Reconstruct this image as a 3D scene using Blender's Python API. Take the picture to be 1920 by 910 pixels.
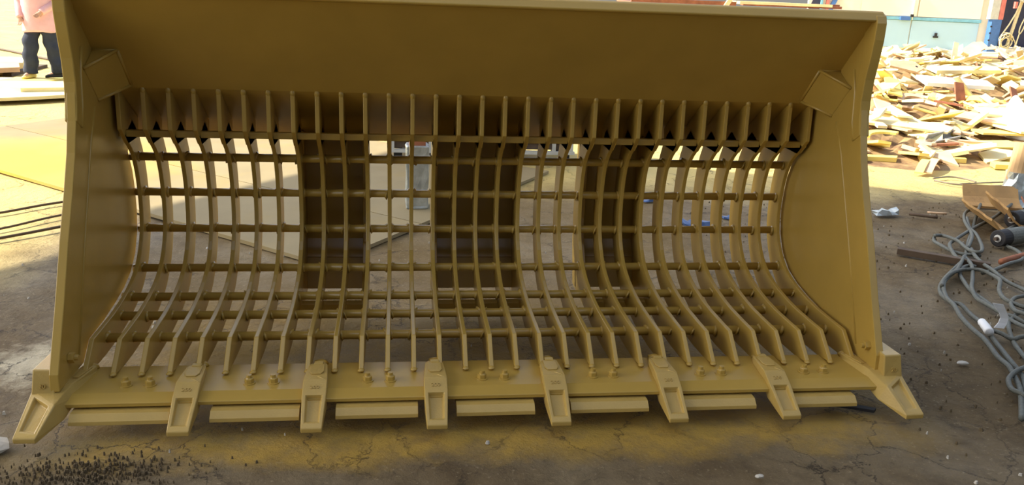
import bpy, bmesh, math, random
from mathutils import Vector, Matrix, Euler

for o in list(bpy.data.objects):
    bpy.data.objects.remove(o, do_unlink=True)
SC = bpy.context.scene
COL = SC.collection
PI = math.pi
random.seed(7)

# ------------------------------------------------------------------ camera
CAM_ROT = ((0.991, -0.126, 0.040), (0.001, -0.293, -0.956), (0.132, 0.948, -0.290))  # right, down, forward
CAM_ROT = ((0.991275, -0.125722, 0.039599), (0.001101, -0.292512, -0.956261), (0.131806, 0.947961, -0.289821))
cam_data = bpy.data.cameras.new('camera')
cam = bpy.data.objects.new('camera', cam_data)
COL.objects.link(cam)
cam_data.sensor_width = 36.0
cam_data.lens = 1608.135 / 1920.0 * 36.0
cam_data.clip_end = 300
r, d, f = [Vector(v) for v in CAM_ROT]
m = Matrix.Identity(4)
for i in range(3):
    m[i][0] = r[i]; m[i][1] = -d[i]; m[i][2] = -f[i]
m[0][3], m[1][3], m[2][3] = -0.3796, 0.0, 1.65
cam.matrix_world = m
SC.camera = cam

# ------------------------------------------------------------------ sky, sun, exposure
SUN_AZ = math.radians(-12)          # direction the light travels, measured from +X towards +Y
SUN_EL = math.radians(42)
world = bpy.data.worlds.new('sky')
SC.world = world
world.use_nodes = True
wn = world.node_tree
wn.nodes.clear()
sky = wn.nodes.new('ShaderNodeTexSky')
sky.sky_type = 'NISHITA'
sky.sun_disc = False
sky.sun_elevation = SUN_EL
# sun sits opposite to the travel direction; the texture measures rotation clockwise from +Y
sx, sy = -math.cos(SUN_AZ), -math.sin(SUN_AZ)
sky.sun_rotation = math.atan2(sx, sy)
sky.air_density = 1.0
sky.dust_density = 2.5
bg = wn.nodes.new('ShaderNodeBackground')
bg.inputs['Strength'].default_value = 0.20
wo = wn.nodes.new('ShaderNodeOutputWorld')
haze = wn.nodes.new('ShaderNodeHueSaturation')      # thin haze: a whiter sky
haze.inputs['Saturation'].default_value = 0.6
wn.links.new(sky.outputs[0], haze.inputs['Color'])
wn.links.new(haze.outputs[0], bg.inputs[0])
wn.links.new(bg.outputs[0], wo.inputs[0])
sun_data = bpy.data.lights.new('sun', 'SUN')
sun_data.energy = 5.4
sun_data.angle = math.radians(0.25)
sun_data.color = (1.0, 0.93, 0.80)
sun = bpy.data.objects.new('sun', sun_data)
COL.objects.link(sun)
sun_dir = Vector((math.cos(SUN_AZ) * math.cos(SUN_EL), math.sin(SUN_AZ) * math.cos(SUN_EL), -math.sin(SUN_EL)))
sun.rotation_euler = sun_dir.to_track_quat('-Z', 'Y').to_euler()
sun.location = (-4, -6, 12)
SC.view_settings.view_transform = 'Standard'
SC.view_settings.look = 'None'
SC.view_settings.gamma = 1.0
SC.view_settings.use_curve_mapping = False
SC.view_settings.exposure = 0.92

# ------------------------------------------------------------------ helpers
def srgb(r, g, b):
    def c(v):
        v /= 255.0
        return v / 12.92 if v <= 0.04045 else ((v + 0.055) / 1.055) ** 2.4
    return (c(r), c(g), c(b), 1.0)

def material(name, col, rough=0.6, metal=0.0, var=0.12, scale=8.0, bump=0.0, bscale=40.0, col2=None, col2_amt=(0.55, 0.7), spec=0.5, rnd=0.0):
    mt = bpy.data.materials.new(name)
    mt.use_nodes = True
    nt = mt.node_tree
    b = nt.nodes['Principled BSDF']
    b.inputs['Roughness'].default_value = rough
    b.inputs['Metallic'].default_value = metal
    b.inputs['Specular IOR Level'].default_value = spec
    tc = nt.nodes.new('ShaderNodeTexCoord')
    n = nt.nodes.new('ShaderNodeTexNoise')
    n.inputs['Scale'].default_value = scale
    n.inputs['Detail'].default_value = 6
    nt.links.new(tc.outputs['Object'], n.inputs['Vector'])
    hsv = nt.nodes.new('ShaderNodeHueSaturation')
    hsv.inputs['Color'].default_value = col
    mr = nt.nodes.new('ShaderNodeMapRange')
    mr.inputs['From Min'].default_value = 0.3; mr.inputs['From Max'].default_value = 0.7
    mr.inputs['To Min'].default_value = 1 - var; mr.inputs['To Max'].default_value = 1 + var
    nt.links.new(n.outputs['Fac'], mr.inputs['Value'])
    out_v = mr.outputs[0]
    if rnd:
        oi = nt.nodes.new('ShaderNodeObjectInfo')
        mr2 = nt.nodes.new('ShaderNodeMapRange')
        mr2.inputs['To Min'].default_value = 1 - rnd; mr2.inputs['To Max'].default_value = 1 + rnd
        nt.links.new(oi.outputs['Random'], mr2.inputs['Value'])
        mu = nt.nodes.new('ShaderNodeMath'); mu.operation = 'MULTIPLY'
        nt.links.new(out_v, mu.inputs[0]); nt.links.new(mr2.outputs[0], mu.inputs[1])
        out_v = mu.outputs[0]
    nt.links.new(out_v, hsv.inputs['Value'])
    colour = hsv.outputs[0]
    if col2:
        n2 = nt.nodes.new('ShaderNodeTexNoise')
        n2.inputs['Scale'].default_value = scale * 0.45
        n2.inputs['Detail'].default_value = 8
        n2.inputs['Roughness'].default_value = 0.65
        nt.links.new(tc.outputs['Object'], n2.inputs['Vector'])
        rp = nt.nodes.new('ShaderNodeMapRange')
        rp.inputs['From Min'].default_value = col2_amt[0]; rp.inputs['From Max'].default_value = col2_amt[1]
        nt.links.new(n2.outputs['Fac'], rp.inputs['Value'])
        mx = nt.nodes.new('ShaderNodeMix'); mx.data_type = 'RGBA'
        nt.links.new(rp.outputs[0], mx.inputs['Factor'])
        nt.links.new(colour, mx.inputs['A']); mx.inputs['B'].default_value = col2
        colour = mx.outputs['Result']
    nt.links.new(colour, b.inputs['Base Color'])
    if bump:
        nb = nt.nodes.new('ShaderNodeTexNoise')
        nb.inputs['Scale'].default_value = bscale; nb.inputs['Detail'].default_value = 5
        nt.links.new(tc.outputs['Object'], nb.inputs['Vector'])
        bp = nt.nodes.new('ShaderNodeBump')
        bp.inputs['Strength'].default_value = bump; bp.inputs['Distance'].default_value = 0.01
        nt.links.new(nb.outputs['Fac'], bp.inputs['Height'])
        nt.links.new(bp.outputs[0], b.inputs['Normal'])
    return mt

class MB:
    def __init__(self):
        self.v = []; self.f = []
    def add(self, vs, fs):
        o = len(self.v)
        self.v += [tuple(p) for p in vs]
        self.f += [tuple(i + o for i in q) for q in fs]
        return self
    def box(self, c, s, rot=None):
        hx, hy, hz = s[0] / 2, s[1] / 2, s[2] / 2
        vs = [Vector((x, y, z)) for z in (-hz, hz) for y in (-hy, hy) for x in (-hx, hx)]
        if rot is not None:
            vs = [rot @ p for p in vs]
        vs = [p + Vector(c) for p in vs]
        return self.add(vs, [(0, 2, 3, 1), (4, 5, 7, 6), (0, 1, 5, 4), (2, 6, 7, 3), (0, 4, 6, 2), (1, 3, 7, 5)])
    def hexa(self, bot, top):
        return self.add(list(bot) + list(top), [(3, 2, 1, 0), (4, 5, 6, 7), (0, 1, 5, 4), (1, 2, 6, 5), (2, 3, 7, 6), (3, 0, 4, 7)])
    def prism(self, poly, off):
        """polygon (list of 3d points) extruded by vector off"""
        n = len(poly); off = Vector(off)
        a = [Vector(p) for p in poly]; b = [p + off for p in a]
        fs = [tuple(range(n - 1, -1, -1)), tuple(range(n, 2 * n))]
        fs += [(i, (i + 1) % n, n + (i + 1) % n, n + i) for i in range(n)]
        return self.add(a + b, fs)
    def tube(self, path, rad, seg=10, cap=True, squash=None):
        P = [Vector(p) for p in path]; n = len(P)
        if not isinstance(rad, (list, tuple)): rad = [rad] * n
        up = None; rings = []
        for i in range(n):
            t = (P[min(i + 1, n - 1)] - P[max(i - 1, 0)]).normalized()
            if up is None:
                up = Vector((0, 0, 1)) if abs(t.z) < 0.9 else Vector((0, 1, 0))
            sd = t.cross(up)
            if sd.length < 1e-6: sd = t.cross(Vector((1, 0, 0)))
            sd.normalize(); up = sd.cross(t).normalized()
            rr = rad[i]
            ra, rb = rr if isinstance(rr, (tuple, list)) else (rr, rr)
            rings.append([P[i] + sd * (ra * math.cos(2 * PI * k / seg)) + up * (rb * math.sin(2 * PI * k / seg)) for k in range(seg)])
        vs = [p for rg in rings for p in rg]
        fs = []
        for i in range(n - 1):
            for k in range(seg):
                a = i * seg + k; b = i * seg + (k + 1) % seg
                fs.append((a, b, b + seg, a + seg))
        if cap:
            fs.append(tuple(range(seg - 1, -1, -1)))
            fs.append(tuple((n - 1) * seg + k for k in range(seg)))
        return self.add(vs, fs)
    def loft(self, rings, cap=True):
        n = len(rings[0]); vs = [p for rg in rings for p in rg]; fs = []
        for i in range(len(rings) - 1):
            for k in range(n):
                a = i * n + k; b = i * n + (k + 1) % n
                fs.append((a, b, b + n, a + n))
        if cap:
            fs.append(tuple(range(n - 1, -1, -1)))
            fs.append(tuple((len(rings) - 1) * n + k for k in range(n)))
        return self.add(vs, fs)
    def build(self, name, mat, parent=None, smooth=False, bevel=0.0, seg=2, loc=None):
        me = bpy.data.meshes.new(name)
        L = Vector(loc) if loc else Vector((0, 0, 0))
        me.from_pydata([tuple(Vector(p) - L) for p in self.v], [], self.f)
        bm = bmesh.new(); bm.from_mesh(me)
        bmesh.ops.recalc_face_normals(bm, faces=bm.faces)
        bm.to_mesh(me); bm.free()
        if smooth:
            for p in me.polygons: p.use_smooth = True
        me.materials.append(mat)
        o = bpy.data.objects.new(name, me)
        COL.objects.link(o)
        o.location = L
        if parent: o.parent = parent
        if bevel:
            b = o.modifiers.new('bevel', 'BEVEL'); b.width = bevel; b.segments = seg
            b.limit_method = 'ANGLE'; b.angle_limit = math.radians(30)
        return o

def tag(o, label=None, cat=None, group=None, kind=None):
    if label: o['label'] = label
    if cat: o['category'] = cat
    if group: o['group'] = group
    if kind: o['kind'] = kind
    return o

def empty(name, loc, label, cat, group=None):
    o = bpy.data.objects.new(name, None)
    o.empty_display_size = 0.1
    o.location = loc
    COL.objects.link(o)
    return tag(o, label, cat, group)

def copy_of(o, loc, parent=None):
    c = o.copy(); COL.objects.link(c); c.location = loc
    if parent: c.parent = parent
    return c

def smooth_path(pts, n=6):
    P = [Vector(p) for p in pts]; out = []
    for i in range(len(P) - 1):
        p0 = P[max(i - 1, 0)]; p1 = P[i]; p2 = P[i + 1]; p3 = P[min(i + 2, len(P) - 1)]
        for k in range(n):
            t = k / n
            out.append(0.5 * ((2 * p1) + (p2 - p0) * t + (2 * p0 - 5 * p1 + 4 * p2 - p3) * t * t + (3 * p1 - p0 - 3 * p2 + p3) * t ** 3))
    out.append(P[-1]); return out

# ------------------------------------------------------------------ materials
PAINT = material('bucket_paint', srgb(183, 150, 70), rough=0.27, var=0.05, scale=5, bump=0.02, bscale=60, spec=0.6)
PAINT_CAST = material('cast_paint', srgb(188, 157, 84), rough=0.36, var=0.07, scale=9, bump=0.12, bscale=120, spec=0.5)
STEEL_SHEET = material('steel_sheet', srgb(144, 129, 95), rough=0.8, spec=0.25, var=0.10, scale=2.5, bump=0.05, bscale=30, col2=srgb(152, 130, 74), col2_amt=(0.5, 0.75))
def overspray(mt, centre, r0, r1, col, amt):
    nt = mt.node_tree; b = nt.nodes['Principled BSDF']; src = b.inputs['Base Color'].links[0].from_socket
    g = nt.nodes.new('ShaderNodeNewGeometry'); v = nt.nodes.new('ShaderNodeVectorMath'); v.operation = 'DISTANCE'
    nt.links.new(g.outputs['Position'], v.inputs[0]); v.inputs[1].default_value = centre
    n = nt.nodes.new('ShaderNodeTexNoise'); n.inputs['Scale'].default_value = 1.6; n.inputs['Detail'].default_value = 6
    nt.links.new(g.outputs['Position'], n.inputs['Vector'])
    ad = nt.nodes.new('ShaderNodeMath'); ad.operation = 'ADD'
    nt.links.new(v.outputs['Value'], ad.inputs[0]); nt.links.new(n.outputs['Fac'], ad.inputs[1])
    mr = nt.nodes.new('ShaderNodeMapRange'); nt.links.new(ad.outputs[0], mr.inputs['Value'])
    mr.inputs['From Min'].default_value = r0; mr.inputs['From Max'].default_value = r1
    mr.inputs['To Min'].default_value = amt; mr.inputs['To Max'].default_value = 0.0
    mx = nt.nodes.new('ShaderNodeMix'); mx.data_type = 'RGBA'
    nt.links.new(mr.outputs[0], mx.inputs['Factor']); nt.links.new(src, mx.inputs['A']); mx.inputs['B'].default_value = col
    nt.links.new(mx.outputs['Result'], b.inputs['Base Color'])
overspray(STEEL_SHEET, (-3.6, 7.6, 0.0), 1.0, 2.1, srgb(196, 164, 62), 0.85)
RUST = material('rusty_steel', srgb(150, 92, 62), rough=0.8, var=0.25, scale=9, bump=0.2, bscale=60, rnd=0.15)
RUST_DARK = material('dark_rusty_steel', srgb(88, 72, 56), rough=0.85, var=0.25, scale=10, bump=0.2, bscale=60)
SCRAP_PALE = material('pale_scrap_paint', srgb(232, 216, 160), rough=0.6, var=0.12, scale=4, rnd=0.12)
SCRAP_YELLOW = material('yellow_scrap_paint', srgb(232, 208, 110), rough=0.6, var=0.12, scale=4, rnd=0.1)
SCRAP_TAN = material('tan_scrap_steel', srgb(205, 172, 136), rough=0.7, var=0.15, scale=5, rnd=0.1)
WHITE_PLASTIC = material('white_plastic', srgb(235, 235, 232), rough=0.5, var=0.05)
ROPE = material('wire_rope_steel', srgb(104, 106, 97), rough=0.6, metal=0.15, var=0.2, scale=60, bump=0.6, bscale=260)
DARK = material('dark_rubber', srgb(38, 36, 36), rough=0.7)
DENIM = material('navy_cloth', srgb(44, 50, 66), rough=0.9, var=0.15, scale=14, bump=0.3, bscale=200)
JACKET = material('pink_cloth', srgb(226, 178, 178), rough=0.9, var=0.1, scale=8, bump=0.2, bscale=60)
SKIN = material('skin', srgb(205, 158, 128), rough=0.6, var=0.05)
HAIR = material('black_hair', srgb(28, 24, 22), rough=0.6)

# ------------------------------------------------------------------ ground
def ground_material():
    mt = bpy.data.materials.new('packed_earth'); mt.use_nodes = True
    nt = mt.node_tree; L = nt.links.new; N = nt.nodes.new
    b = nt.nodes['Principled BSDF']
    geo = N('ShaderNodeNewGeometry')
    def noise(scale, detail=6, rough=0.6, vec=None):
        n = N('ShaderNodeTexNoise'); n.inputs['Scale'].default_value = scale
        n.inputs['Detail'].default_value = detail; n.inputs['Roughness'].default_value = rough
        L(vec or geo.outputs['Position'], n.inputs['Vector']); return n
    def maprange(sock, a, c, lo=0.0, hi=1.0):
        m_ = N('ShaderNodeMapRange'); L(sock, m_.inputs['Value'])
        m_.inputs['From Min'].default_value = a; m_.inputs['From Max'].default_value = c
        m_.inputs['To Min'].default_value = lo; m_.inputs['To Max'].default_value = hi
        return m_.outputs[0]
    def mix(fac, a, c):
        m_ = N('ShaderNodeMix'); m_.data_type = 'RGBA'; L(fac, m_.inputs['Factor'])
        for s, k in ((a, 'A'), (c, 'B')):
            if isinstance(s, tuple): m_.inputs[k].default_value = s
            else: L(s, m_.inputs[k])
        return m_.outputs['Result']
    def math_(op, a, c=None):
        m_ = N('ShaderNodeMath'); m_.operation = op
        for i, s in enumerate((a, c)):
            if s is None: continue
            if isinstance(s, (int, float)): m_.inputs[i].default_value = s
            else: L(s, m_.inputs[i])
        return m_.outputs[0]
    nf = noise(19, 9, 0.72); n1 = noise(1.1, 8); n2 = noise(7, 8, 0.7); n3 = noise(55, 4); n4 = noise(2.6, 7, 0.65)
    base = mix(maprange(n1.outputs['Fac'], 0.38, 0.62), EARTH_A, EARTH_B)
    base = mix(maprange(n2.outputs['Fac'], 0.45, 0.75), base, EARTH_C)
    base = mix(maprange(n3.outputs['Fac'], 0.60, 0.72), base, EARTH_D)
    base = mix(maprange(nf.outputs['Fac'], 0.40, 0.30, 0.0, 0.75), base, srgb(74, 60, 42))
    sep = N('ShaderNodeSeparateXYZ'); L(geo.outputs['Position'], sep.inputs[0])
    X, Y = sep.outputs[0], sep.outputs[1]
    # pale yard ground further out, with sunlit brightness put into its colour
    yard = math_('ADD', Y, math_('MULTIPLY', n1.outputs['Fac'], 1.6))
    base = mix(maprange(yard, 7.3, 8.3), base, YARD_SUNLIT)
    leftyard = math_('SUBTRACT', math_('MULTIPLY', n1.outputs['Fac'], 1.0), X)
    base = mix(maprange(leftyard, 2.9, 3.4, 0, 0.9), base, YARD_SUNLIT)
    # yellow overspray on the ground round the lip of the bucket
    dx = maprange(math_('ABSOLUTE', math_('ADD', X, 0.0)), 1.35, 1.85, 1.0, 0.0)
    dy = maprange(math_('ADD', Y, math_('MULTIPLY', n4.outputs['Fac'], -0.55)), 2.40, 2.56, 0.0, 1.0)
    dy2 = maprange(Y, 3.2, 4.6, 1.0, 0.15)
    spray = math_('MULTIPLY', math_('MULTIPLY', dx, dy), dy2)
    spray = math_('MULTIPLY', spray, maprange(n2.outputs['Fac'], 0.30, 0.55, 0.35, 0.95))
    base = mix(spray, base, SPRAY)
    # chalky white patch at the left end of the bucket
    v = N('ShaderNodeVectorMath'); v.operation = 'DISTANCE'
    L(geo.outputs['Position'], v.inputs[0]); v.inputs[1].default_value = (-1.93, 3.62, 0.0)
    chalk = maprange(math_('ADD', v.outputs['Value'], math_('MULTIPLY', n2.outputs['Fac'], 0.7)), 0.40, 0.62, 0.85, 0.0)
    base = mix(chalk, base, srgb(214, 205, 176))
    # dry cracks: thin dark wandering seams
    warp = N('ShaderNodeVectorMath'); warp.operation = 'ADD'
    sc_ = N('ShaderNodeVectorMath'); sc_.operation = 'SCALE'; sc_.inputs['Scale'].default_value = 0.35
    nw = noise(3.5, 8, 0.7); L(nw.outputs['Color'], sc_.inputs[0])
    L(geo.outputs['Position'], warp.inputs[0]); L(sc_.outputs[0], warp.inputs[1])
    vor = N('ShaderNodeTexVoronoi'); vor.feature = 'DISTANCE_TO_EDGE'; vor.inputs['Scale'].default_value = 2.6
    L(warp.outputs[0], vor.inputs['Vector'])
    crack = maprange(vor.outputs['Distance'], 0.002, 0.011, 1.0, 0.0)
    nk = noise(0.9, 3)
    crack = math_('MULTIPLY', crack, maprange(nk.outputs['Fac'], 0.43, 0.56))
    base = mix(math_('MULTIPLY', crack, 0.75), base, srgb(52, 42, 30))
    L(base, b.inputs['Base Color'])
    L(maprange(n1.outputs['Fac'], 0.35, 0.6, 0.95, 0.62), b.inputs['Roughness'])
    b.inputs['Specular IOR Level'].default_value = 0.35
    h = math_('ADD', math_('MULTIPLY', n2.outputs['Fac'], 0.8), math_('MULTIPLY', n3.outputs['Fac'], 0.35))
    h = math_('ADD', h, math_('MULTIPLY', nf.outputs['Fac'], 0.9))
    h = math_('SUBTRACT', h, math_('MULTIPLY', crack, 0.6))
    bp = N('ShaderNodeBump'); bp.inputs['Strength'].default_value = 0.85; bp.inputs['Distance'].default_value = 0.03
    L(h, bp.inputs['Height']); L(bp.outputs[0], b.inputs['Normal'])
    return mt

EARTH_A = srgb(114, 95, 64); EARTH_B = srgb(130, 114, 84); EARTH_C = srgb(88, 73, 48); EARTH_D = srgb(150, 134, 102)
YARD_SUNLIT = srgb(212, 188, 116); SPRAY = srgb(186, 150, 62)
def bumpy(x, y):
    return 0.012 * math.sin(2.1 * x + 0.4) * math.sin(1.7 * y + 1.1) - 0.012
GX = [-40 + i * 4 for i in range(9)] + [-6 + i * 0.5 for i in range(1, 29)] + [10 + i * 5 for i in range(11)]
GY = [-20, -14, -9, -5, -3] + [-2 + i * 0.5 for i in range(27)] + [13, 16, 20, 26, 34, 44, 60, 80]
gm = MB(); nx, ny = len(GX), len(GY)
gm.add([(x, y, 0.0 if (y > 9 or y < 0) else min(0, bumpy(x, y))) for y in GY for x in GX],
       [(j * nx + i, j * nx + i + 1, (j + 1) * nx + i + 1, (j + 1) * nx + i) for j in range(ny - 1) for i in range(nx - 1)])
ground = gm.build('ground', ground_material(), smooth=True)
tag(ground, kind='structure')

# ------------------------------------------------------------------ canopy that throws the shade (above the frame)
ROOF_H = 14.0
WALL_H = 10.0
shade = [(-6.5, -0.5), (-4.0, 3.3), (-2.75, 4.75), (-2.42, 5.2), (-2.08, 6.13), (-1.2, 7.3), (0.14, 9.15), (3.92, 7.14), (4.96, 6.58), (10.0, 3.8), (10.0, -6.5), (-6.5, -6.5)]
off = Vector((sun_dir.x, sun_dir.y)) * (ROOF_H / -sun_dir.z)
cm = MB().prism([(x - off.x, y - off.y, ROOF_H) for x, y in shade], (0, 0, 0.12))
canopy = cm.build('canopy_roof', material('roof_sheet', srgb(120, 116, 110), rough=0.7))
tag(canopy, kind='structure')
BLOCKER = material('blocker_sheet', srgb(98, 104, 112), rough=0.8, var=0.05, scale=1.0)  # for two unseen walls added to block light and darken the bucket
sw_ = MB().box((-0.6, -3.7, WALL_H / 2), (11.9, 0.12, WALL_H)).build('wall_front_blocker', BLOCKER, None, loc=(0, -3.2, 0))
tag(sw_, kind='structure')
sw_ = MB().box((5.3, 0.8, 1.5), (0.12, 8.8, 3.0)).build('wall_right_blocker', BLOCKER, None, loc=(5.3, 0.8, 0))
tag(sw_, kind='structure')

# ------------------------------------------------------------------ the bucket
bucket = empty('skeleton_bucket', (0, 3.2, 0), 'large tan yellow skeleton loader bucket with ribbed grid and toothed lip', 'bucket')
BK = Vector((0, 3.2, 0))
def part(mb, name, mat=PAINT, parent=None, **k):
    """parts are modelled in world space and hung under the bucket"""
    o = mb.build(name, mat, None, **k)
    p = parent or bucket
    o.parent = p
    off_ = BK if p is bucket else BK + PARENT_OFF.get(p.name, Vector())
    o.location = o.location - off_
    PARENT_OFF[o.name] = o.location + off_ - BK
    return o
PARENT_OFF = {}

S = 0.105
RIBX = [S * (i - 15) for i in range(31)]
front = [(3.884, 1.149), (3.875, 0.975)]
curve_ctrl = [(3.875, 0.975), (3.952, 0.905), (4.023, 0.839), (4.064, 0.745), (4.078, 0.650), (4.079, 0.555), (4.058, 0.462), (4.008, 0.386), (3.933, 0.325), (3.835, 0.286), (3.715, 0.262), (3.551, 0.245), (3.299, 0.242)]
cc = smooth_path([Vector((0, a, b)) for a, b in curve_ctrl], 2)
front += [(p.y, p.z) for p in cc[1:]] + [(3.178, 0.142)]
def offset_poly(pl, dist):
    out = []
    n = len(pl)
    for i in range(n):
        a = Vector(pl[max(i - 1, 0)]); b = Vector(pl[min(i + 1, n - 1)])
        t = (b - a).normalized()
        nrm = Vector((-t.y, t.x))          # walking downwards: this points to the back / below
        di = dist[i] if isinstance(dist, list) else dist
        out.append((pl[i][0] + nrm.x * di, pl[i][1] + nrm.y * di))
    return out
nF = len(front)
dist = [0.10, 0.10] + [0.12] * (nF - 4) + [0.10, 0.08]
back = offset_poly(front, dist)
back[0] = (3.93, 1.128); back[1] = (4.13, 0.985); back[2] = (4.105, 0.90)
back[-1] = (3.262, 0.128); back[-2] = (3.34, 0.125)
RT = 0.019
def rib_mesh():
    mb = MB()
    vs = []
    for sx_ in (-RT / 2, RT / 2):
        vs += [(sx_, y, z) for y, z in front] + [(sx_, y, z) for y, z in back]
    N2 = 2 * nF; fs = []
    for i in range(nF - 1):
        fs.append((i, i + 1, nF + i + 1, nF + i))
        fs.append((N2 + i, N2 + nF + i, N2 + nF + i + 1, N2 + i + 1))
        fs.append((i, N2 + i, N2 + i + 1, i + 1))
        fs.append((nF + i, nF + i + 1, N2 + nF + i + 1, N2 + nF + i))
    fs.append((0, nF, N2 + nF, N2)); fs.append((nF - 1, N2 + nF - 1, N2 + N2 // 2 + nF - 1, N2 // 2 + nF - 1))
    mb.add(vs, fs); return mb
def weld_blob(c, s, seed):
    rr = random.Random(seed); mb = MB(); rings = []
    for k in range(5):
        t = k / 4.0; rad = (0.35, 0.9, 1.0, 0.85, 0.3)[k]
        rings.append([(c[0] + s[0] * rad * math.cos(a) * rr.uniform(.85, 1.15), c[1] + s[1] * rad * math.sin(a) * rr.uniform(.85, 1.15), c[2] + s[2] * (t - 0.5) * 2) for a in [2 * PI * j / 7 for j in range(7)]])
    mb.loft(rings); return mb
rib0 = None
for i, x in enumerate(RIBX):
    if rib0 is None:
        rib0 = part(rib_mesh(), 'rib', bevel=0.003)
        base_loc = rib0.location.copy()
        rb = rib0; rb.location = base_loc + Vector((x, 0, 0))
        w = weld_blob((0, 3.890, 1.147), (0.012, 0.012, 0.018), 3).build('weld_bead', PAINT, None, smooth=True)
        w.parent = rb
        w2 = weld_blob((0, 3.186, 0.141), (0.014, 0.016, 0.008), 4).build('weld_bead', PAINT, None, smooth=True)
        w2.parent = rb
    else:
        rb = copy_of(rib0, base_loc + Vector((x, 0, 0)), bucket)
        a = w.copy(); COL.objects.link(a); a.parent = rb
        if i not in (0, 30):
            a = w2.copy(); COL.objects.link(a); a.parent = rb
# crossbars through the ribs
RODS = [(4.088, 0.815), (4.128, 0.638), (4.12, 0.462), (3.992, 0.304), (3.795, 0.232), (3.64, 0.202), (3.44, 0.186)]
for j, (y, z) in enumerate(RODS):
    rod = part(MB().tube([(-1.605, y, z), (1.592, y, z)], 0.0195, 12), 'crossbar', smooth=False)
    for p in rod.data.polygons: p.use_smooth = len(p.vertices) == 4
    wb = MB()
    for i, x in enumerate(RIBX):
        rr = random.Random(j * 100 + i)
        for s in (-1, 1):
            c0 = x + s * (RT / 2 - 0.001)
            ln = rr.uniform(0.006, 0.012)
            e = rr.uniform(-0.004, 0.004)
            wb.tube([(c0, y + e, z + e), (c0 + s * ln, y, z)], [0.0275 + rr.uniform(-.002, .003), 0.019], 9)
    wo_ = part(wb, 'weld_beads', parent=rod, smooth=True); tag(wo_, kind='stuff')
# flat bar along the foot of the guard plate
part(MB().box((0, 3.945, 0.948), (3.20, 0.030, 0.030)), 'guard_foot_bar', bevel=0.004)
# spill guard: sloping upper sheet and upright lower sheet
gt = 0.02
gp = [(3.505, 1.553), (3.884, 1.156), (4.265, 0.900)]
gb = [(3.52, 1.567), (3.898, 1.176), (4.280, 0.917)]
mb = MB(); mb.prism([(-1.606, y, z) for y, z in gp] + [(-1.606, y, z) for y, z in reversed(gb)], (3.212, 0, 0))
guard = part(mb, 'spill_guard')
# thick lip along the top of the guard
lip = [(3.482, 1.553), (3.476, 1.560), (3.492, 1.590), (3.505, 1.597), (3.535, 1.580), (3.520, 1.548)]
part(MB().prism([(-1.64, y, z) for y, z in lip], (3.28, 0, 0)), 'guard_lip', parent=guard, bevel=0.004)

# side plates
SP_F = [(3.055, 0.150), (3.060, 0.215), (3.170, 0.43), (3.280, 0.66), (3.365, 0.82), (3.430, 0.96), (3.470, 1.075)]
SP_X = [(3.470, 1.075), (3.492, 1.150), (3.500, 1.22), (3.496, 1.31), (3.480, 1.40), (3.470, 1.48), (3.470, 1.548), (3.482, 1.578), (3.510, 1.592), (3.535, 1.580)]
SP_R = [(3.93, 1.155), (3.925, 1.04), (3.925, 0.985), (3.995, 0.915), (4.07, 0.84), (4.11, 0.745), (4.125, 0.65), (4.125, 0.555), (4.10, 0.45), (4.04, 0.36), (3.95, 0.298), (3.84, 0.262), (3.71, 0.240), (3.55, 0.222), (3.36, 0.215), (3.28, 0.150)]
for s in (-1, 1):
    xi = 1.606 * s
    th = 0.034 * s
    lean = (lambda z: -0.030 if s < 0 else 0.014)
    FR = [(y + lean(z) * max(0.0, min(1.0, (1.0 - z) / 0.8)), z) for y, z in SP_F]
    plate = part(MB().prism([(xi, y, z) for y, z in FR[:-1] + SP_X[:1] + [(3.50, 1.20), (3.50, 1.50), (3.53, 1.572), (3.92, 1.185), (4.28, 0.917), (4.26, 0.885), (4.10, 0.885)] + SP_R[4:]], (th, 0, 0)), 'side_plate', bevel=0.003)
    if s > 0: plate['label'] = 'right side plate with clean yellow inner face'
    else: plate['label'] = 'left side plate with shaded brown inner face'
    # curved extension strip that flares to the guard lip
    part(MB().prism([(xi - 0.004 * s, y, z) for y, z in SP_X + [(3.56, 1.53), (3.555, 1.40), (3.562, 1.25), (3.545, 1.12), (3.515, 1.045)]], (th * 1.35, 0, 0)), 'edge_extension', parent=plate, bevel=0.004)
    # welded seams: along the wear strip and up the extension
    part(MB().tube([(xi, 3.235, 0.20), (xi, 3.43, 0.62), (xi, 3.60, 0.96), (xi, 3.69, 1.10)], 0.0055, 6), 'weld_seam', parent=plate, smooth=True)
    part(MB().tube([(xi - .003 * s, 3.515, 1.045), (xi - .003 * s, 3.545, 1.12), (xi - .003 * s, 3.562, 1.25), (xi - .003 * s, 3.60, 1.345)], 0.0065, 6), 'weld_seam', parent=plate, smooth=True)
    # gusset box in the corner between guard and side plate
    A = (1.508 * s, 3.872, 1.168); B = (1.508 * s, 3.722, 1.325); A2 = (xi, 3.872, 1.168); B2 = (xi, 3.722, 1.325)
    C2 = (xi, 3.605, 1.262); D2 = (xi, 3.738, 1.120)
    gm_ = MB().add([A, B, A2, B2, C2, D2], [(0, 1, 4, 5), (1, 3, 4), (0, 5, 2), (0, 2, 3, 1), (2, 5, 4, 3)])
    gus = part(gm_, 'corner_gusset', bevel=0.004)
    for pth in ([A, B], [B, B2], [B, C2], [A, D2]):
        part(MB().tube([pth[0], [(pth[0][k] + pth[1][k]) / 2 for k in range(3)], pth[1]], [0.008, 0.0065, 0.008], 6), 'weld_seam', parent=gus, smooth=True)
    # bolt through the foot of the side plate
    b_ = part(MB().tube([(xi - .001 * s, 3.14, 0.235), (xi - 0.022 * s, 3.14, 0.235)], 0.021, 6).tube([(xi - 0.02 * s, 3.14, 0.235), (xi - 0.036 * s, 3.14, 0.235)], 0.011, 10), 'side_bolt', parent=plate)

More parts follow.
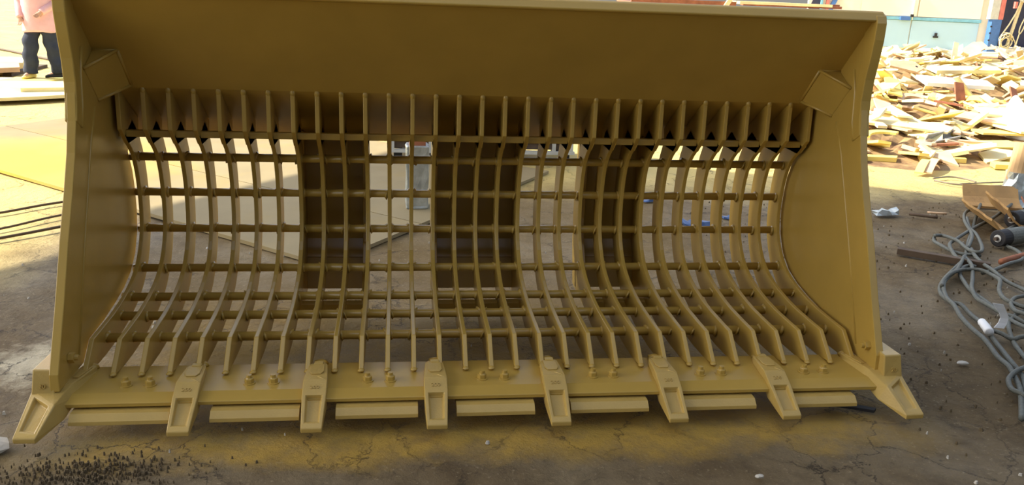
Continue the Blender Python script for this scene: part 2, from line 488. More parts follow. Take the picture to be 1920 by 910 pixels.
# cutting edge
ce = [(3.275, 0.133), (3.055, 0.128), (2.998, 0.112), (2.998, 0.098), (3.275, 0.090)]
edge = part(MB().prism([(-1.62, y, z) for y, z in ce], (3.24, 0, 0)), 'cutting_edge', bevel=0.0015)
# bolt-on edge segments
SEG = [(-1.560, -1.212), (-1.068, -0.745), (-0.612, -0.303), (-0.156, 0.148), (0.290, 0.602), (0.745, 1.046), (1.184, 1.476)]
for x0, x1 in SEG:
    sgp = [(3.20, 0.089), (2.968, 0.089), (2.944, 0.068), (2.942, 0.054), (3.20, 0.050)]
    part(MB().prism([(x0, y, z) for y, z in sgp], (x1 - x0, 0, 0)), 'edge_segment', PAINT_CAST, bevel=0.0008, seg=1)
# bolts holding the segments
bolt0 = None
for x in (-1.402, -1.314, -0.948, -0.858, -0.498, -0.409, -0.046, 0.045, 0.407, 0.492, 0.862, 0.952, 1.315, 1.401):
    if bolt0 is None:
        bolt0 = part(MB().tube([(0, 3.112, 0.129), (0, 3.112, 0.150)], 0.0185, 6), 'bolt', bevel=0.002)
        bl = bolt0.location.copy(); bolt0.location = bl + Vector((x, 0, 0))
        stud = MB().tube([(0, 3.112, 0.149), (0, 3.112, 0.153), (0, 3.112, 0.164)], [0.014, 0.0105, 0.010], 10).build('stud', PAINT, None)
        stud.parent = bolt0
        wash = MB().tube([(0, 3.112, 0.128), (0, 3.112, 0.133)], 0.024, 14).build('washer', PAINT, None)
        wash.parent = bolt0
    else:
        b_ = copy_of(bolt0, bl + Vector((x, 0, 0)), bucket)
        b_.rotation_euler.z = 0
        for ch in (stud, wash):
            c_ = ch.copy(); COL.objects.link(c_); c_.parent = b_

# teeth
def text_mesh(body, size, depth):
    cu = bpy.data.curves.new('casting_mark', 'FONT')
    cu.body = body; cu.size = size; cu.extrude = depth; cu.align_x = 'CENTER'; cu.align_y = 'CENTER'; cu.resolution_u = 2
    o = bpy.data.objects.new('casting_mark', cu)
    COL.objects.link(o)
    dg = bpy.context.evaluated_depsgraph_get()
    me = bpy.data.meshes.new_from_object(o.evaluated_get(dg))
    bpy.data.objects.remove(o); return me
def pocket(mb, quad, sink, inset_w, inset_l0, inset_l1):
    """quad: four top corners rear-left, rear-right, tip-right, tip-left; leaves a sunk rectangular pocket"""
    a, b, c, d_ = [Vector(p) for p in quad]
    nrm = (b - a).cross(d_ - a).normalized()
    if nrm.z < 0: nrm = -nrm
    def at(u, v): return a.lerp(b, u).lerp(d_.lerp(c, u), v)
    i = [at(inset_w, inset_l0), at(1 - inset_w, inset_l0), at(1 - inset_w, inset_l1), at(inset_w, inset_l1)]
    k = inset_w + 0.045
    lo = [at(k, inset_l0 + .05) - nrm * sink, at(1 - k, inset_l0 + .05) - nrm * sink, at(1 - k, inset_l1 - .03) - nrm * sink * .55, at(k, inset_l1 - .03) - nrm * sink * .5]
    mb.add([a, b, c, d_] + i + lo, [(0, 1, 5, 4), (1, 2, 6, 5), (2, 3, 7, 6), (3, 0, 4, 7), (4, 5, 9, 8), (5, 6, 10, 9), (6, 7, 11, 10), (7, 4, 8, 11), (8, 9, 10, 11)])
def tooth_mesh():
    mb = MB()
    st = [(3.245, 0.150, 0.128, 0.022), (3.205, 0.160, 0.130, 0.036), (3.115, 0.162, 0.126, 0.043), (3.070, 0.160, 0.098, 0.0455), (3.003, 0.131, 0.066, 0.0455), (2.866, 0.061, 0.042, 0.0385)]
    V = []
    for y, zt, zb, w in st:
        V += [(-w, y, zt), (w, y, zt), (w, y, zb), (-w, y, zb)]
    F = [(0, 1, 2, 3)]
    for i in range(len(st) - 1):
        o = i * 4
        for k in range(4):
            if i == len(st) - 2 and k == 0: continue
            F.append((o + k, o + (k + 1) % 4, o + 4 + (k + 1) % 4, o + 4 + k))
    o = (len(st) - 1) * 4
    F.append((o + 3, o + 2, o + 1, o))
    mb.add(V, F)
    q = V[16], V[17], V[21], V[20]
    pocket(mb, q, 0.020, 0.17, 0.03, 0.82)
    return mb
def merge(o, d_=1e-4):
    bm = bmesh.new(); bm.from_mesh(o.data); bmesh.ops.remove_doubles(bm, verts=bm.verts, dist=d_)
    bmesh.ops.recalc_face_normals(bm, faces=bm.faces); bm.to_mesh(o.data); bm.free()
TX = [-1.163, -0.694, -0.233, 0.238, 0.702, 1.163]
tooth0 = None
mark = text_mesh('200', 0.024, 0.0015)
for k, x in enumerate(TX):
    if tooth0 is None:
        tooth0 = part(tooth_mesh(), 'tooth', PAINT_CAST, bevel=0.004)
        merge(tooth0)
        tl = tooth0.location.copy(); tooth0.location = tl + Vector((x, 0, 0))
        kids = []
        # strap adapter plate, raised U-shaped with retainer plug
        kids.append(MB().prism([(-0.026, 3.200, 0.1605), (-0.028, 3.130, 0.1625), (-0.018, 3.108, 0.1625), (0.018, 3.108, 0.1625), (0.028, 3.130, 0.1625), (0.026, 3.200, 0.1605)], (0, 0, 0.004)).build('adapter_strap', PAINT_CAST, None, bevel=0.0015))
        kids.append(MB().box((0.002, 3.206, 0.163), (0.036, 0.024, 0.012)).build('retainer_plug', PAINT_CAST, None, bevel=0.003))
        kids.append(MB().tube([(0.006, 3.092, 0.1605), (0.016, 3.086, 0.1605), (0.030, 3.075, 0.1585), (0.040, 3.066, 0.157)], [0.002, 0.0035, 0.0035, 0.002], 6).build('casting_ridge', PAINT_CAST, None, smooth=True))
        kids.append(weld_blob((0.006, 3.262, 0.140), (0.030, 0.022, 0.014), 11).build('weld_bead', PAINT, None, smooth=True))
        tm = bpy.data.objects.new('casting_mark', mark); COL.objects.link(tm)
        tm.data.materials.append(PAINT_CAST)
        tm.location = (0, 3.032, 0.1445); tm.rotation_euler = (math.radians(23), 0, 0)
        kids.append(tm)
        for c_ in kids: c_.parent = tooth0
    else:
        t_ = copy_of(tooth0, tl + Vector((x, 0, 0)), bucket)
        for ch in kids:
            c_ = ch.copy(); COL.objects.link(c_); c_.parent = t_
# corner teeth with the block that wraps the foot of the side plate
for s in (-1, 1):
    def sx3(p): return (p[0] * s, p[1], p[2])
    top = [(1.545, 3.245, 0.152), (1.602, 3.245, 0.152), (1.640, 3.060, 0.156), (1.708, 3.045, 0.152), (1.712, 2.850, 0.060), (1.634, 2.846, 0.060), (1.604, 2.958, 0.131), (1.582, 3.090, 0.154)]
    bot = [(1.545, 3.245, 0.130), (1.602, 3.245, 0.130), (1.640, 3.060, 0.080), (1.708, 3.045, 0.075), (1.712, 2.850, 0.040), (1.634, 2.846, 0.040), (1.580, 2.970, 0.066), (1.555, 3.085, 0.110)]
    mb = MB()
    T = [sx3(p) for p in top]; Bt = [sx3(p) for p in bot]
    mb.add(T + Bt, [(0, 1, 2, 7), (8, 15, 10, 9), (15, 14, 11, 10), (14, 13, 12, 11)] + [(i, 8 + i, 8 + (i + 1) % 8, (i + 1) % 8) for i in range(8)] + [(7, 2, 6), (2, 3, 6)])
    pocket(mb, (T[6], T[3], T[4], T[5]), 0.018, 0.19, 0.10, 0.84)
    ct = part(mb, 'corner_tooth', PAINT_CAST, bevel=0.004)
    merge(ct)
    kids = []
    kids.append(MB().hexa([sx3(p) for p in ((1.622, 3.022, 0.140), (1.706, 3.022, 0.140), (1.706, 3.30, 0.140), (1.622, 3.30, 0.140))],
                          [sx3(p) for p in ((1.622, 3.040, 0.232), (1.700, 3.046, 0.232), (1.690, 3.25, 0.232), (1.622, 3.25, 0.232))]).build('corner_shroud', PAINT_CAST, None, bevel=0.005))
    kids.append(MB().prism([sx3(p) for p in ((1.556, 3.225, 0.1515), (1.590, 3.225, 0.1515), (1.596, 3.130, 0.154), (1.578, 3.130, 0.154))], (0, 0, 0.005)).build('adapter_strap', PAINT_CAST, None, bevel=0.0015))
    kids.append(weld_blob((1.572 * s, 3.262, 0.140), (0.030, 0.022, 0.014), 17 + s).build('weld_bead', PAINT, None, smooth=True))
    tm = bpy.data.objects.new('casting_mark', text_mesh('20', 0.024, 0.0015)); COL.objects.link(tm); tm.data.materials.append(PAINT_CAST)
    tm.location = (1.666 * s, 3.0262, 0.172); tm.rotation_euler = (math.radians(78), 0, 0)
    kids.append(tm)
    for c_ in kids: c_.parent = ct

# mounting brackets on the back of the bucket
for x0, x1, lab in ((-0.86, -0.525, 'mounting bracket behind the left part of the grid'), (-0.212, 0.235, 'mounting bracket behind the middle of the grid'), (0.548, 0.88, 'mounting bracket behind the right part of the grid')):
    mb = MB().prism([(x0, 4.272, 0.905), (x0, 4.272, 0.366), (x0, 4.292, 0.366), (x0, 4.292, 0.905)], (x1 - x0, 0, 0))
    br = part(mb, 'mounting_bracket'); br['label'] = lab
    part(MB().prism([(x0, 4.278, 0.374), (x0, 4.215, 0.285), (x0, 4.229, 0.275), (x0, 4.292, 0.364)], (x1 - x0, 0, 0)), 'folded_plate', parent=br)
    part(MB().prism([(x0, 4.224, 0.282), (x0, 4.170, 0.130), (x0, 4.188, 0.130), (x0, 4.240, 0.282)], (x1 - x0, 0, 0)), 'lower_plate', parent=br)
    part(MB().box(((x0 + x1) / 2, 3.93, 0.125), (x1 - x0, 0.05, 0.05)), 'foot_bar', parent=br, bevel=0.006)
    for xe in (x0, x1 - 0.028):
        part(MB().prism([(xe, 4.20, 0.925), (xe, 4.20, 0.50), (xe, 4.165, 0.38), (xe, 4.08, 0.27), (xe, 3.91, 0.15), (xe, 3.91, 0.10), (xe, 4.26, 0.12), (xe, 4.33, 0.34), (xe, 4.34, 0.62), (xe, 4.34, 0.90), (xe, 4.32, 0.98), (xe, 4.29, 0.92)], (0.028, 0, 0)), 'hinge_ear', parent=br, bevel=0.003)

# ------------------------------------------------------------------ steel sheet lying behind the bucket
def flat_plate(name, pts, z, t, mat, label, cat, group=None, bevel=0.0, edge=None):
    o = MB().prism([(x, y, z) for x, y in pts], (0, 0, t)).build(name, mat, None, bevel=bevel, loc=(pts[0][0], pts[0][1], z))
    return tag(o, label, cat, group)
flat_plate('steel_sheet', [(-0.81, 4.89), (-0.225, 5.76), (-4.42, 9.43), (-5.0, 8.56)], 0.0, 0.024, STEEL_SHEET, 'long pale steel sheet on the ground right behind the bucket, its corner nearest the grid', 'steel sheet')
flat_plate('steel_sheet', [(-0.218, 5.77), (0.98, 7.55), (-3.21, 11.22), (-4.413, 9.44)], 0.0, 0.024, STEEL_SHEET, 'second pale steel sheet on the ground, butted against the far edge of the first', 'steel sheet')

# wrapped post standing on the sheet, seen through the grid
post = empty('wrapped_post', (-0.24, 6.24, 0.024), 'square post wrapped in silvery plastic film seen through the middle of the grid', 'post')
FILM = material('silver_film', srgb(176, 182, 178), rough=0.22, metal=0.4, var=0.2, scale=14, bump=0.5, bscale=30)
def hung(mb, name, mat, parent, **k):
    o = mb.build(name, mat, None, **k); o.parent = parent; return o
hung(MB().box((0, 0, 0.60), (0.12, 0.12, 1.2)), 'column', RUST, post, bevel=0.006)
rg = []
rr = random.Random(5)
for i, z in enumerate((0.0, 0.02, 0.12, 0.24, 0.36, 0.44, 0.47)):
    rg.append([((0.082 + rr.uniform(-.006, .006)) * sx_ + (0 if abs(sx_) == 1 else 0), (0.082 + rr.uniform(-.006, .006)) * sy_, z) for sx_, sy_ in ((-1, -1), (-.3, -1.06), (.35, -1.02), (1, -1), (1.05, 0), (1, 1), (0, 1.04), (-1, 1), (-1.05, 0))])
hung(MB().loft(rg), 'film_wrap', FILM, post, bevel=0.01)
hung(MB().box((0, 0, 1.21), (0.26, 0.26, 0.02)), 'head_plate', RUST, post)

# low framed cabinet further back, seen through the grid
FRAME = material('pale_frame_paint', srgb(200, 200, 192), rough=0.5)
cab = empty('framed_cabinet', (0.42, 8.0, 0), 'low steel cabinet with pale frame and brown panels behind the grid', 'cabinet')
hung(MB().box((0, 0.32, 0.55), (1.70, 0.60, 0.84)), 'body', RUST_DARK, cab)
for x in (-0.85, -0.50, -0.02, 0.36, 0.68, 0.85):
    hung(MB().box((x, 0.0, 0.55), (0.03, 0.04, 0.90)), 'upright', FRAME, cab)
for z in (0.105, 0.985):
    hung(MB().box((0, -0.001, z), (1.76, 0.045, 0.03)), 'rail', FRAME, cab)
for x in (-0.67, -0.26, 0.17, 0.52, 0.765):
    hung(MB().box((x, 0.012, 0.56), (0.28 if x < .3 else .2, 0.012, 0.74)), 'panel', RUST, cab, bevel=0.003)
for x in (-0.8, 0.8):
    for y in (0.06, 0.58):
        hung(MB().box((x, y, 0.05), (0.08, 0.08, 0.10)), 'foot', DARK, cab)

# ------------------------------------------------------------------ yard at the left: plates, cable, wire shadow lines, person
def disc_plate(name, c, rx, ry, z, t, a0, a1, mat, label, cat, n=22):
    pts = [(c[0] + rx * math.cos(a0 + (a1 - a0) * i / n), c[1] + ry * math.sin(a0 + (a1 - a0) * i / n)) for i in range(n + 1)]
    return flat_plate(name, pts, z, t, mat, label, cat)
big = disc_plate('steel_plate', (-6.3, 14.2), 3.0, 3.5, 0.05, 0.04, -2.7, -0.25, SCRAP_PALE, 'big pale plate with a curved front edge, lowest of the stack at the left', 'steel plate')
for bx, by in ((-6.4, 12.2), (-4.6, 12.6), (-6.2, 14.6)):
    b_ = MB().box((bx, by, 0.025), (0.12, 1.4, 0.05)).build('bearer', RUST_DARK, None); b_.location = -big.location; b_.parent = big
flat_plate('steel_plate', [(-5.08, 11.55), (-4.60, 11.72), (-4.50, 12.4), (-5.9, 12.2)], 0.09, 0.05, SCRAP_PALE, 'small pale plate lying on the big curved plate before the person', 'steel plate')
flat_plate('steel_plate', [(-7.4, 12.55), (-5.95, 13.75), (-6.3, 14.6), (-8.0, 13.9)], 0.09, 0.07, SCRAP_TAN, 'thick tan plate with a dark front edge left of the person', 'steel plate')
flat_plate('steel_plate', [(-7.8, 14.2), (-6.28, 14.7), (-6.6, 15.6), (-8.2, 15.4)], 0.0, 0.13, SCRAP_PALE, 'pale plate behind the thick tan one, farthest left', 'steel plate')
flat_plate('steel_plate', [(-4.62, 12.05), (-4.05, 12.2), (-3.9, 13.1), (-4.7, 13.0)], 0.09, 0.04, SCRAP_YELLOW, 'yellow sprayed plate at the feet of the person, nearest the bucket side', 'steel plate')
flat_plate('steel_plate', [(-5.75, 12.5), (-5.15, 12.45), (-5.05, 12.95), (-5.7, 13.0)], 0.09, 0.02, SCRAP_YELLOW, 'small bright yellow plate under the left foot of the person', 'steel plate')
flat_plate('steel_plate', [(-11.5, 28.3), (-9.9, 28.6), (-10.1, 29.6), (-11.8, 29.2)], 0.0, 0.25, SCRAP_YELLOW, 'far yellow block on the bright yard at the top left', 'steel plate')
CABLE_AND_SHADOW = material('cable_and_wire_shadow', srgb(84, 66, 44), rough=0.7)  # one brown for the real cable and the wire shadows
def ground_tube(name, pts, rad, mat, label, cat, group=None, z=None, n=6, seg=8):
    zz = rad if z is None else z
    P = [(p[0], p[1], p[2] if len(p) > 2 else zz) for p in pts]
    o = MB().tube(smooth_path(P, n), rad, seg).build(name, mat, None, smooth=True, loc=(P[0][0], P[0][1], 0))
    return tag(o, label, cat, group)
ground_tube('cable', [(-8.6, 18.6), (-8.0, 18.1), (-7.2, 17.2), (-6.4, 16.3), (-5.6, 15.6)], 0.022, CABLE_AND_SHADOW, 'black cable trailing across the bright yard behind the person', 'cable')
ground_tube('cable', [(-3.45, 5.72), (-3.08, 6.04), (-2.82, 6.32), (-2.3, 6.75)], 0.009, CABLE_AND_SHADOW, 'thin dark tube for a wire shadow on bright ground left of the bucket, farthest of three', 'cable')  # this and the next two tubes stand in for overhead wire shadows
ground_tube('cable', [(-3.3, 5.28), (-2.92, 5.65), (-2.69, 5.97), (-2.3, 6.4)], 0.008, CABLE_AND_SHADOW, 'thin dark tube for a wire shadow on bright ground left of the bucket, middle of three', 'cable')
ground_tube('cable', [(-3.2, 5.1), (-2.83, 5.44), (-2.59, 5.68), (-2.25, 6.05)], 0.010, CABLE_AND_SHADOW, 'thin dark tube for a wire shadow on bright ground left of the bucket, nearest of three', 'cable')

# person walking among the plates
person = empty('person', (-5.30, 12.95, 0.11), 'person in a pink jacket and navy trousers walking among the plates at left', 'person')
def skin_body():
    J = {}
    def j(n, p, rad): J[n] = (Vector(p), rad)
    j('pelvis', (0, 0, 0.80), 0.115); j('waist', (0, 0, 0.98), 0.105); j('chest', (0, -0.01, 1.18), 0.125)
    j('neck0', (0, 0, 1.33), 0.05); j('neck1', (0, -0.015, 1.385), 0.045); j('jaw', (-.005, -0.03, 1.43), 0.062); j('head', (-.005, -0.02, 1.51), 0.082); j('crown', (-.005, -0.015, 1.565), 0.06)
    for s, n in ((-1, 'l'), (1, 'r')):
        j('hip' + n, (0.085 * s, 0, 0.76), 0.085)
        kx, ky = ((-0.13, -0.06) if s < 0 else (0.13, 0.03))
        ax, ay = ((-0.165, -0.04) if s < 0 else (0.165, 0.08))
        j('knee' + n, (kx, ky, 0.42), 0.056); j('calf' + n, ((kx + ax) / 2, (ky + ay) / 2 + .015, 0.30), 0.054); j('ank' + n, (ax, ay, 0.075), 0.036)
        j('toe' + n, ((ax - 0.04, ay - 0.15, 0.03) if s < 0 else (ax - 0.14, ay - 0.06, 0.03)), 0.03)
        j('sh' + n, (0.165 * s, 0, 1.27), 0.055)
        if s < 0:
            j('el' + n, (-0.235, 0.03, 1.03), 0.042); j('wr' + n, (-0.20, -0.10, 0.82), 0.028)
        else:
            j('el' + n, (0.225, 0.01, 1.03), 0.042); j('wr' + n, (0.10, -0.155, 0.90), 0.028)
        wx = J['wr' + n][0]; dr = (wx - J['el' + n][0]).normalized()
        j('palm' + n, wx + dr * 0.045, 0.030)
    E_ = [('pelvis', 'waist'), ('waist', 'chest'), ('chest', 'neck0'), ('neck0', 'neck1'), ('neck1', 'jaw'), ('jaw', 'head'), ('head', 'crown')]
    for n in 'lr':
        E_ += [('pelvis', 'hip' + n), ('hip' + n, 'knee' + n), ('knee' + n, 'calf' + n), ('calf' + n, 'ank' + n), ('ank' + n, 'toe' + n), ('chest', 'sh' + n), ('sh' + n, 'el' + n), ('el' + n, 'wr' + n), ('wr' + n, 'palm' + n)]
        wx = J['palm' + n][0]; dr = (wx - J['wr' + n][0]).normalized()
        sdv = dr.cross(Vector((0, 1, 0))).normalized()
        for k in range(4):
            u = (k - 1.5) * 0.0155; ln = (0.030, 0.036, 0.034, 0.026)[k]
            b0 = wx + sdv * u + dr * 0.018; b1 = b0 + dr * ln + Vector((0, -0.008, 0)); b2 = b1 + dr * ln * 0.5 + Vector((0, -0.02, 0))
            J['f%d0%s' % (k, n)] = (b0, 0.0085); J['f%d1%s' % (k, n)] = (b1, 0.0078); J['f%d2%s' % (k, n)] = (b2, 0.0065)
            E_ += [('palm' + n, 'f%d0%s' % (k, n)), ('f%d0%s' % (k, n), 'f%d1%s' % (k, n)), ('f%d1%s' % (k, n), 'f%d2%s' % (k, n))]
        t0 = wx - dr * 0.012 + sdv * 0.030; t1 = t0 + dr * 0.028 + sdv * 0.016; 
        J['t0' + n] = (t0, 0.0095); J['t1' + n] = (t1, 0.008)
        E_ += [('palm' + n, 't0' + n), ('t0' + n, 't1' + n)]
    names = list(J); idx = {n: i for i, n in enumerate(names)}
    me = bpy.data.meshes.new('body')
    me.from_pydata([tuple(J[n][0]) for n in names], [(idx[a], idx[b]) for a, b in E_], [])
    me.materials.append(SKIN)
    o = bpy.data.objects.new('body', me); COL.objects.link(o)
    sk = o.modifiers.new('skin', 'SKIN'); sk.use_smooth_shade = True
    for i, n in enumerate(names):
        sv = me.skin_vertices[0].data[i]; sv.radius = (J[n][1], J[n][1]); sv.use_root = (n == 'pelvis')
    ss = o.modifiers.new('sub', 'SUBSURF'); ss.levels = 1; ss.render_levels = 1
    o.parent = person
    return o, J
body, J = skin_body()
def folds(z, a, k): return 1 + 0.05 * math.sin(9 * z + 3 * a + k) + 0.03 * math.sin(23 * z + k * 2 + a)
def cloth_leg(path, radii, k, seg=16):
    mb = MB().tube(path, radii, seg)
    mb.v = [tuple(Vector(v) + Vector((0.012 * math.sin(31 * v[2] + k), 0.010 * math.cos(27 * v[2] + 2 * k), 0))) for v in mb.v]
    return mb
tr = MB()
for n, k in (('l', 1.0), ('r', 2.3)):
    h, kn, an = J['hip' + n][0], J['knee' + n][0], J['ank' + n][0]
    pth = smooth_path([h + Vector((0, 0, .10)), h, h.lerp(kn, .5), kn, kn.lerp(an, .55), an + Vector((0, 0, -0.005))], 4)
    nn = len(pth)
    g = cloth_leg(pth, [0.108 - 0.018 * (i / (nn - 1)) for i in range(nn)], k)
    tr.add(g.v, g.f)
o = tr.build('trousers', DENIM, None, smooth=True); o.parent = person
jk = []
for z, rx, ry in ((0.635, 0.225, 0.165), (0.66, 0.228, 0.168), (0.78, 0.215, 0.160), (0.92, 0.195, 0.145), (1.08, 0.200, 0.150), (1.22, 0.195, 0.140), (1.31, 0.14, 0.10), (1.36, 0.07, 0.065)):
    jk.append([(rx * math.cos(a) * folds(z, a, .5), ry * math.sin(a) * folds(z, a, 1.5) - .005, z + 0.012 * math.sin(3 * a)) for a in [2 * PI * i / 20 for i in range(20)]])
jm = MB().loft(jk)
for n in 'lr':
    a, b, c = J['sh' + n][0], J['el' + n][0], J['wr' + n][0]
    jm.tube(smooth_path([a.lerp(Vector((0, 0, 1.27)), .3), a, a.lerp(b, .5), b, b.lerp(c, .6), c], 4), [0.075, 0.075, 0.074, 0.073, 0.072, 0.071, 0.07, 0.069, 0.068, 0.067, 0.066, 0.065, 0.062, 0.060, 0.058, 0.056, 0.054, 0.052, 0.05, 0.049, 0.048], 12)
o = jm.build('jacket', JACKET, None, smooth=True); o.parent = person
for n in 'lr':
    an, to = J['ank' + n][0], J['toe' + n][0]
    dr = (to - an); dr.z = 0; dr.normalize(); sd = Vector((-dr.y, dr.x, 0))
    rings = []
    for t, w, hgt in ((-0.07, 0.028, 0.07), (-0.04, 0.040, 0.10), (0.02, 0.042, 0.10), (0.09, 0.045, 0.065), (0.15, 0.042, 0.045), (0.185, 0.022, 0.030)):
        c = Vector((an.x, an.y, 0.0)) + dr * t
        rings.append([c + sd * (w * math.cos(q)) + Vector((0, 0, max(0.0, 0.02 + (hgt - .02) * max(0, math.sin(q)) + 0.02 * min(0, math.sin(q)) ))) for q in [2 * PI * i / 12 for i in range(12)]])
    o = MB().loft(rings).build('shoe', SCRAP_YELLOW if n == 'l' else DARK, None, smooth=True); o.parent = person
    o['label'] = 'yellow shoe' if n == 'l' else 'dark shoe'
hr = []
for z, rx, ry, oy in ((1.47, 0.083, 0.06, 0.035), (1.52, 0.094, 0.085, 0.012), (1.57, 0.086, 0.085, 0.0), (1.61, 0.06, 0.06, -0.005), (1.625, 0.02, 0.02, -0.005)):
    hr.append([(-.005 + rx * math.cos(a), -.012 + oy + ry * math.sin(a), z) for a in [2 * PI * i / 14 for i in range(14)]])
o = MB().loft(hr).build('hair', HAIR, None, smooth=True); o.parent = person
fc = MB()
for s in (-1, 1):
    fc.loft([[(-.005 + .03 * s + .011 * rr_ * math.cos(a), -0.098 + yy, 1.505 + .006 * rr_ * math.sin(a)) for a in [2 * PI * i / 8 for i in range(8)]] for rr_, yy in ((1, .012), (.6, -.002), (.1, -.004))])
o = fc.build('eyes', DARK, None); o.parent = person
o = MB().add([(-.018, -.095, 1.462), (.008, -.095, 1.462), (-.005, -.122, 1.468), (-.005, -.098, 1.505)], [(0, 1, 2), (0, 2, 3), (1, 3, 2), (0, 3, 1)]).build('nose', SKIN, None); o.parent = person
o = MB().tube([(-.025, -.092, 1.437), (-.005, -.100, 1.435), (.015, -.092, 1.437)], [.003, .006, .003], 6).build('mouth', JACKET, None); o.parent = person
er = MB()
for s in (-1, 1): er.tube([(-.005 + .084 * s, -.012, 1.475), (-.005 + .094 * s, -.008, 1.50), (-.005 + .086 * s, -.006, 1.525)], [.008, .014, .009], 8)
o = er.build('ears', SKIN, None, smooth=True); o.parent = person

# ------------------------------------------------------------------ scrap heap at the right
def heap_edges(y): return 0.555 * y - 0.45, 0.80 * y + 0.5
def ramp(y, pts):
    for (a, b), (c, d_) in zip(pts, pts[1:]):
        if y <= c: return b + (d_ - b) * max(0, (y - a)) / (c - a)
    return pts[-1][1]
HP = [(8.2, 0.0), (8.6, 0.06), (9.6, 0.22), (11.2, 0.40), (13, 0.58), (15.2, 0.62), (17, 0.48), (19.5, 0.02)]
def heap_h(x, y):
    xl, xr = heap_edges(y); t = (x - xl) / (xr - xl)
    e = min(1, max(0, t * 5 + 0.35)) 
    return ramp(y, HP) * e * (1 + 0.10 * math.sin(3.1 * x + 1.3 * y) + 0.08 * math.sin(5.3 * y - 2 * x))
hm = MB(); NX, NY = 26, 44
rr = random.Random(3)
for jj in range(NY + 1):
    y = 8.0 + 12.0 * jj / NY; xl, xr = heap_edges(y)
    for ii in range(NX + 1):
        x = xl - .2 + (xr - xl + .4) * ii / NX
        hm.v.append((x, y, heap_h(x, y) + (rr.uniform(-.05, .03) if 0 < jj < NY and y > 8.8 else -0.02)))
hm.f = [(j_ * (NX + 1) + i, j_ * (NX + 1) + i + 1, (j_ + 1) * (NX + 1) + i + 1, (j_ + 1) * (NX + 1) + i) for j_ in range(NY) for i in range(NX)]
HEAPM = material('heap_filling', srgb(150, 122, 80), rough=0.9, var=0.3, scale=5, bump=0.5, bscale=14, col2=srgb(110, 80, 52), col2_amt=(0.48, 0.6))  # filling darkened so the gaps between pieces look shaded
o = hm.build('scrap_filling', HEAPM, None, loc=(9, 13, 0))
tag(o, 'small buried offcuts and dirt filling the scrap heap', 'scrap', kind='stuff')

def shapes():
    out = []
    def poly(p, t): out.append((p, t))
    poly([(-.30, -.07), (.28, -.09), (.31, .05), (-.27, .08)], .025)
    poly([(-.40, -.05), (.40, -.045), (.40, .045), (-.38, .06)], .02)
    poly([(-.20, -.14), (.22, -.12), (.17, .13), (-.24, .10)], .03)
    poly([(-.26, -.12), (.30, -.02), (.05, .14), (-.20, .10)], .025)
    poly([(-.22, -.10), (.24, -.12), (.02, .17)], .03)
    arc = [(0.30 * math.cos(a), 0.30 * math.sin(a) - .2) for a in [0.5 + 2.1 * i / 7 for i in range(8)]]
    arc += [(0.21 * math.cos(a), 0.21 * math.sin(a) - .2) for a in [2.6 - 2.1 * i / 7 for i in range(8)]]
    poly(arc, .025)
    poly([(-.50, -.10), (.45, -.14), (.52, .02), (.40, .12), (-.46, .14)], .022)
    poly([(-.18, -.06), (.02, -.07), (.02, -.17), (.14, -.16), (.15, .08), (-.17, .07)], .03)
    poly([(-.34, -.03), (.34, -.03), (.34, .03), (-.34, .03)], .05)
    poly([(-.12, -.10), (.13, -.10), (.12, .11), (-.13, .09)], .04)
    return out
SH = shapes()
SHM = {}
def piece_mesh(k, mk, mat):
    if (k, mk) not in SHM:
        p, t = SH[k]
        mb = MB().prism([(x, y, -t / 2) for x, y in p], (0, 0, t))
        me = bpy.data.meshes.new('steel_offcut'); me.from_pydata(mb.v, [], mb.f)
        bm = bmesh.new(); bm.from_mesh(me); bmesh.ops.recalc_face_normals(bm, faces=bm.faces); bm.to_mesh(me); bm.free()
        me.materials.append(mat); SHM[(k, mk)] = me
    return SHM[(k, mk)]
KIND = [('pale', SCRAP_PALE, 'pale cream flame-cut steel offcut in the scrap heap', 'pale steel offcuts in the scrap heap'),
        ('yellow', SCRAP_YELLOW, 'yellow painted steel offcut in the scrap heap', 'yellow steel offcuts in the scrap heap'),
        ('tan', SCRAP_TAN, 'tan bare steel offcut in the scrap heap', 'tan steel offcuts in the scrap heap'),
        ('rust', RUST, 'small rust brown steel offcut in the scrap heap', 'rusty steel offcuts in the scrap heap')]
HUE = ('pale cream', 'yellow painted', 'bare tan', 'rust brown')
SHAPE = ('four-sided', 'long strip', 'broad four-sided', 'pointed', 'triangular', 'crescent shaped', 'long wide', 'L-shaped', 'thick bar', 'small square')
rr = random.Random(21)
cnt = 0
placed = []
pieces = []
while cnt < 400:
    y = 8.35 + 8.6 * (rr.random() ** 1.15)
    xl, xr = heap_edges(y)
    x = rr.uniform(xl, xr - 0.1)
    hmin = 0.16 if y < 12 else 0.2
    if sum(1 for (a, b) in placed[-120:] if abs(a - x) + abs(b - y) < hmin) > 0 and rr.random() < 0.8: continue
    q = rr.random()
    zone = 'front' if y < 10.2 else 'middle' if y < 13.0 else 'back'
    ki = 0 if q < .55 else 1 if q < .75 else 2 if q < .92 else 3
    mk, mat, lab, grp = KIND[ki]
    k = rr.randrange(len(SH))
    if ki == 3 and k in (6, 1): k = 9
    s = rr.uniform(0.55, 1.15) * (1.0 if y < 12 else 0.95)
    tilt = 0.32 if y > 9.3 else 0.12
    rot = (rr.gauss(0, tilt) + 0.10, rr.gauss(0, tilt), rr.gauss(0, 0.7) if rr.random() < .6 else rr.uniform(0, 2 * PI))
    z = heap_h(x, y) + rr.uniform(0.02, 0.13) * min(1, (y - 8.0) / 1.5) + 0.012
    pieces.append((s * (1.6 if k == 6 else 0.6 if k == 9 else 1.0) / y, k, ki, zone, (x, y, z), rot, s))
    placed.append((x, y)); cnt += 1
pieces.sort(key=lambda p: -p[0])
rest_mb = MB()
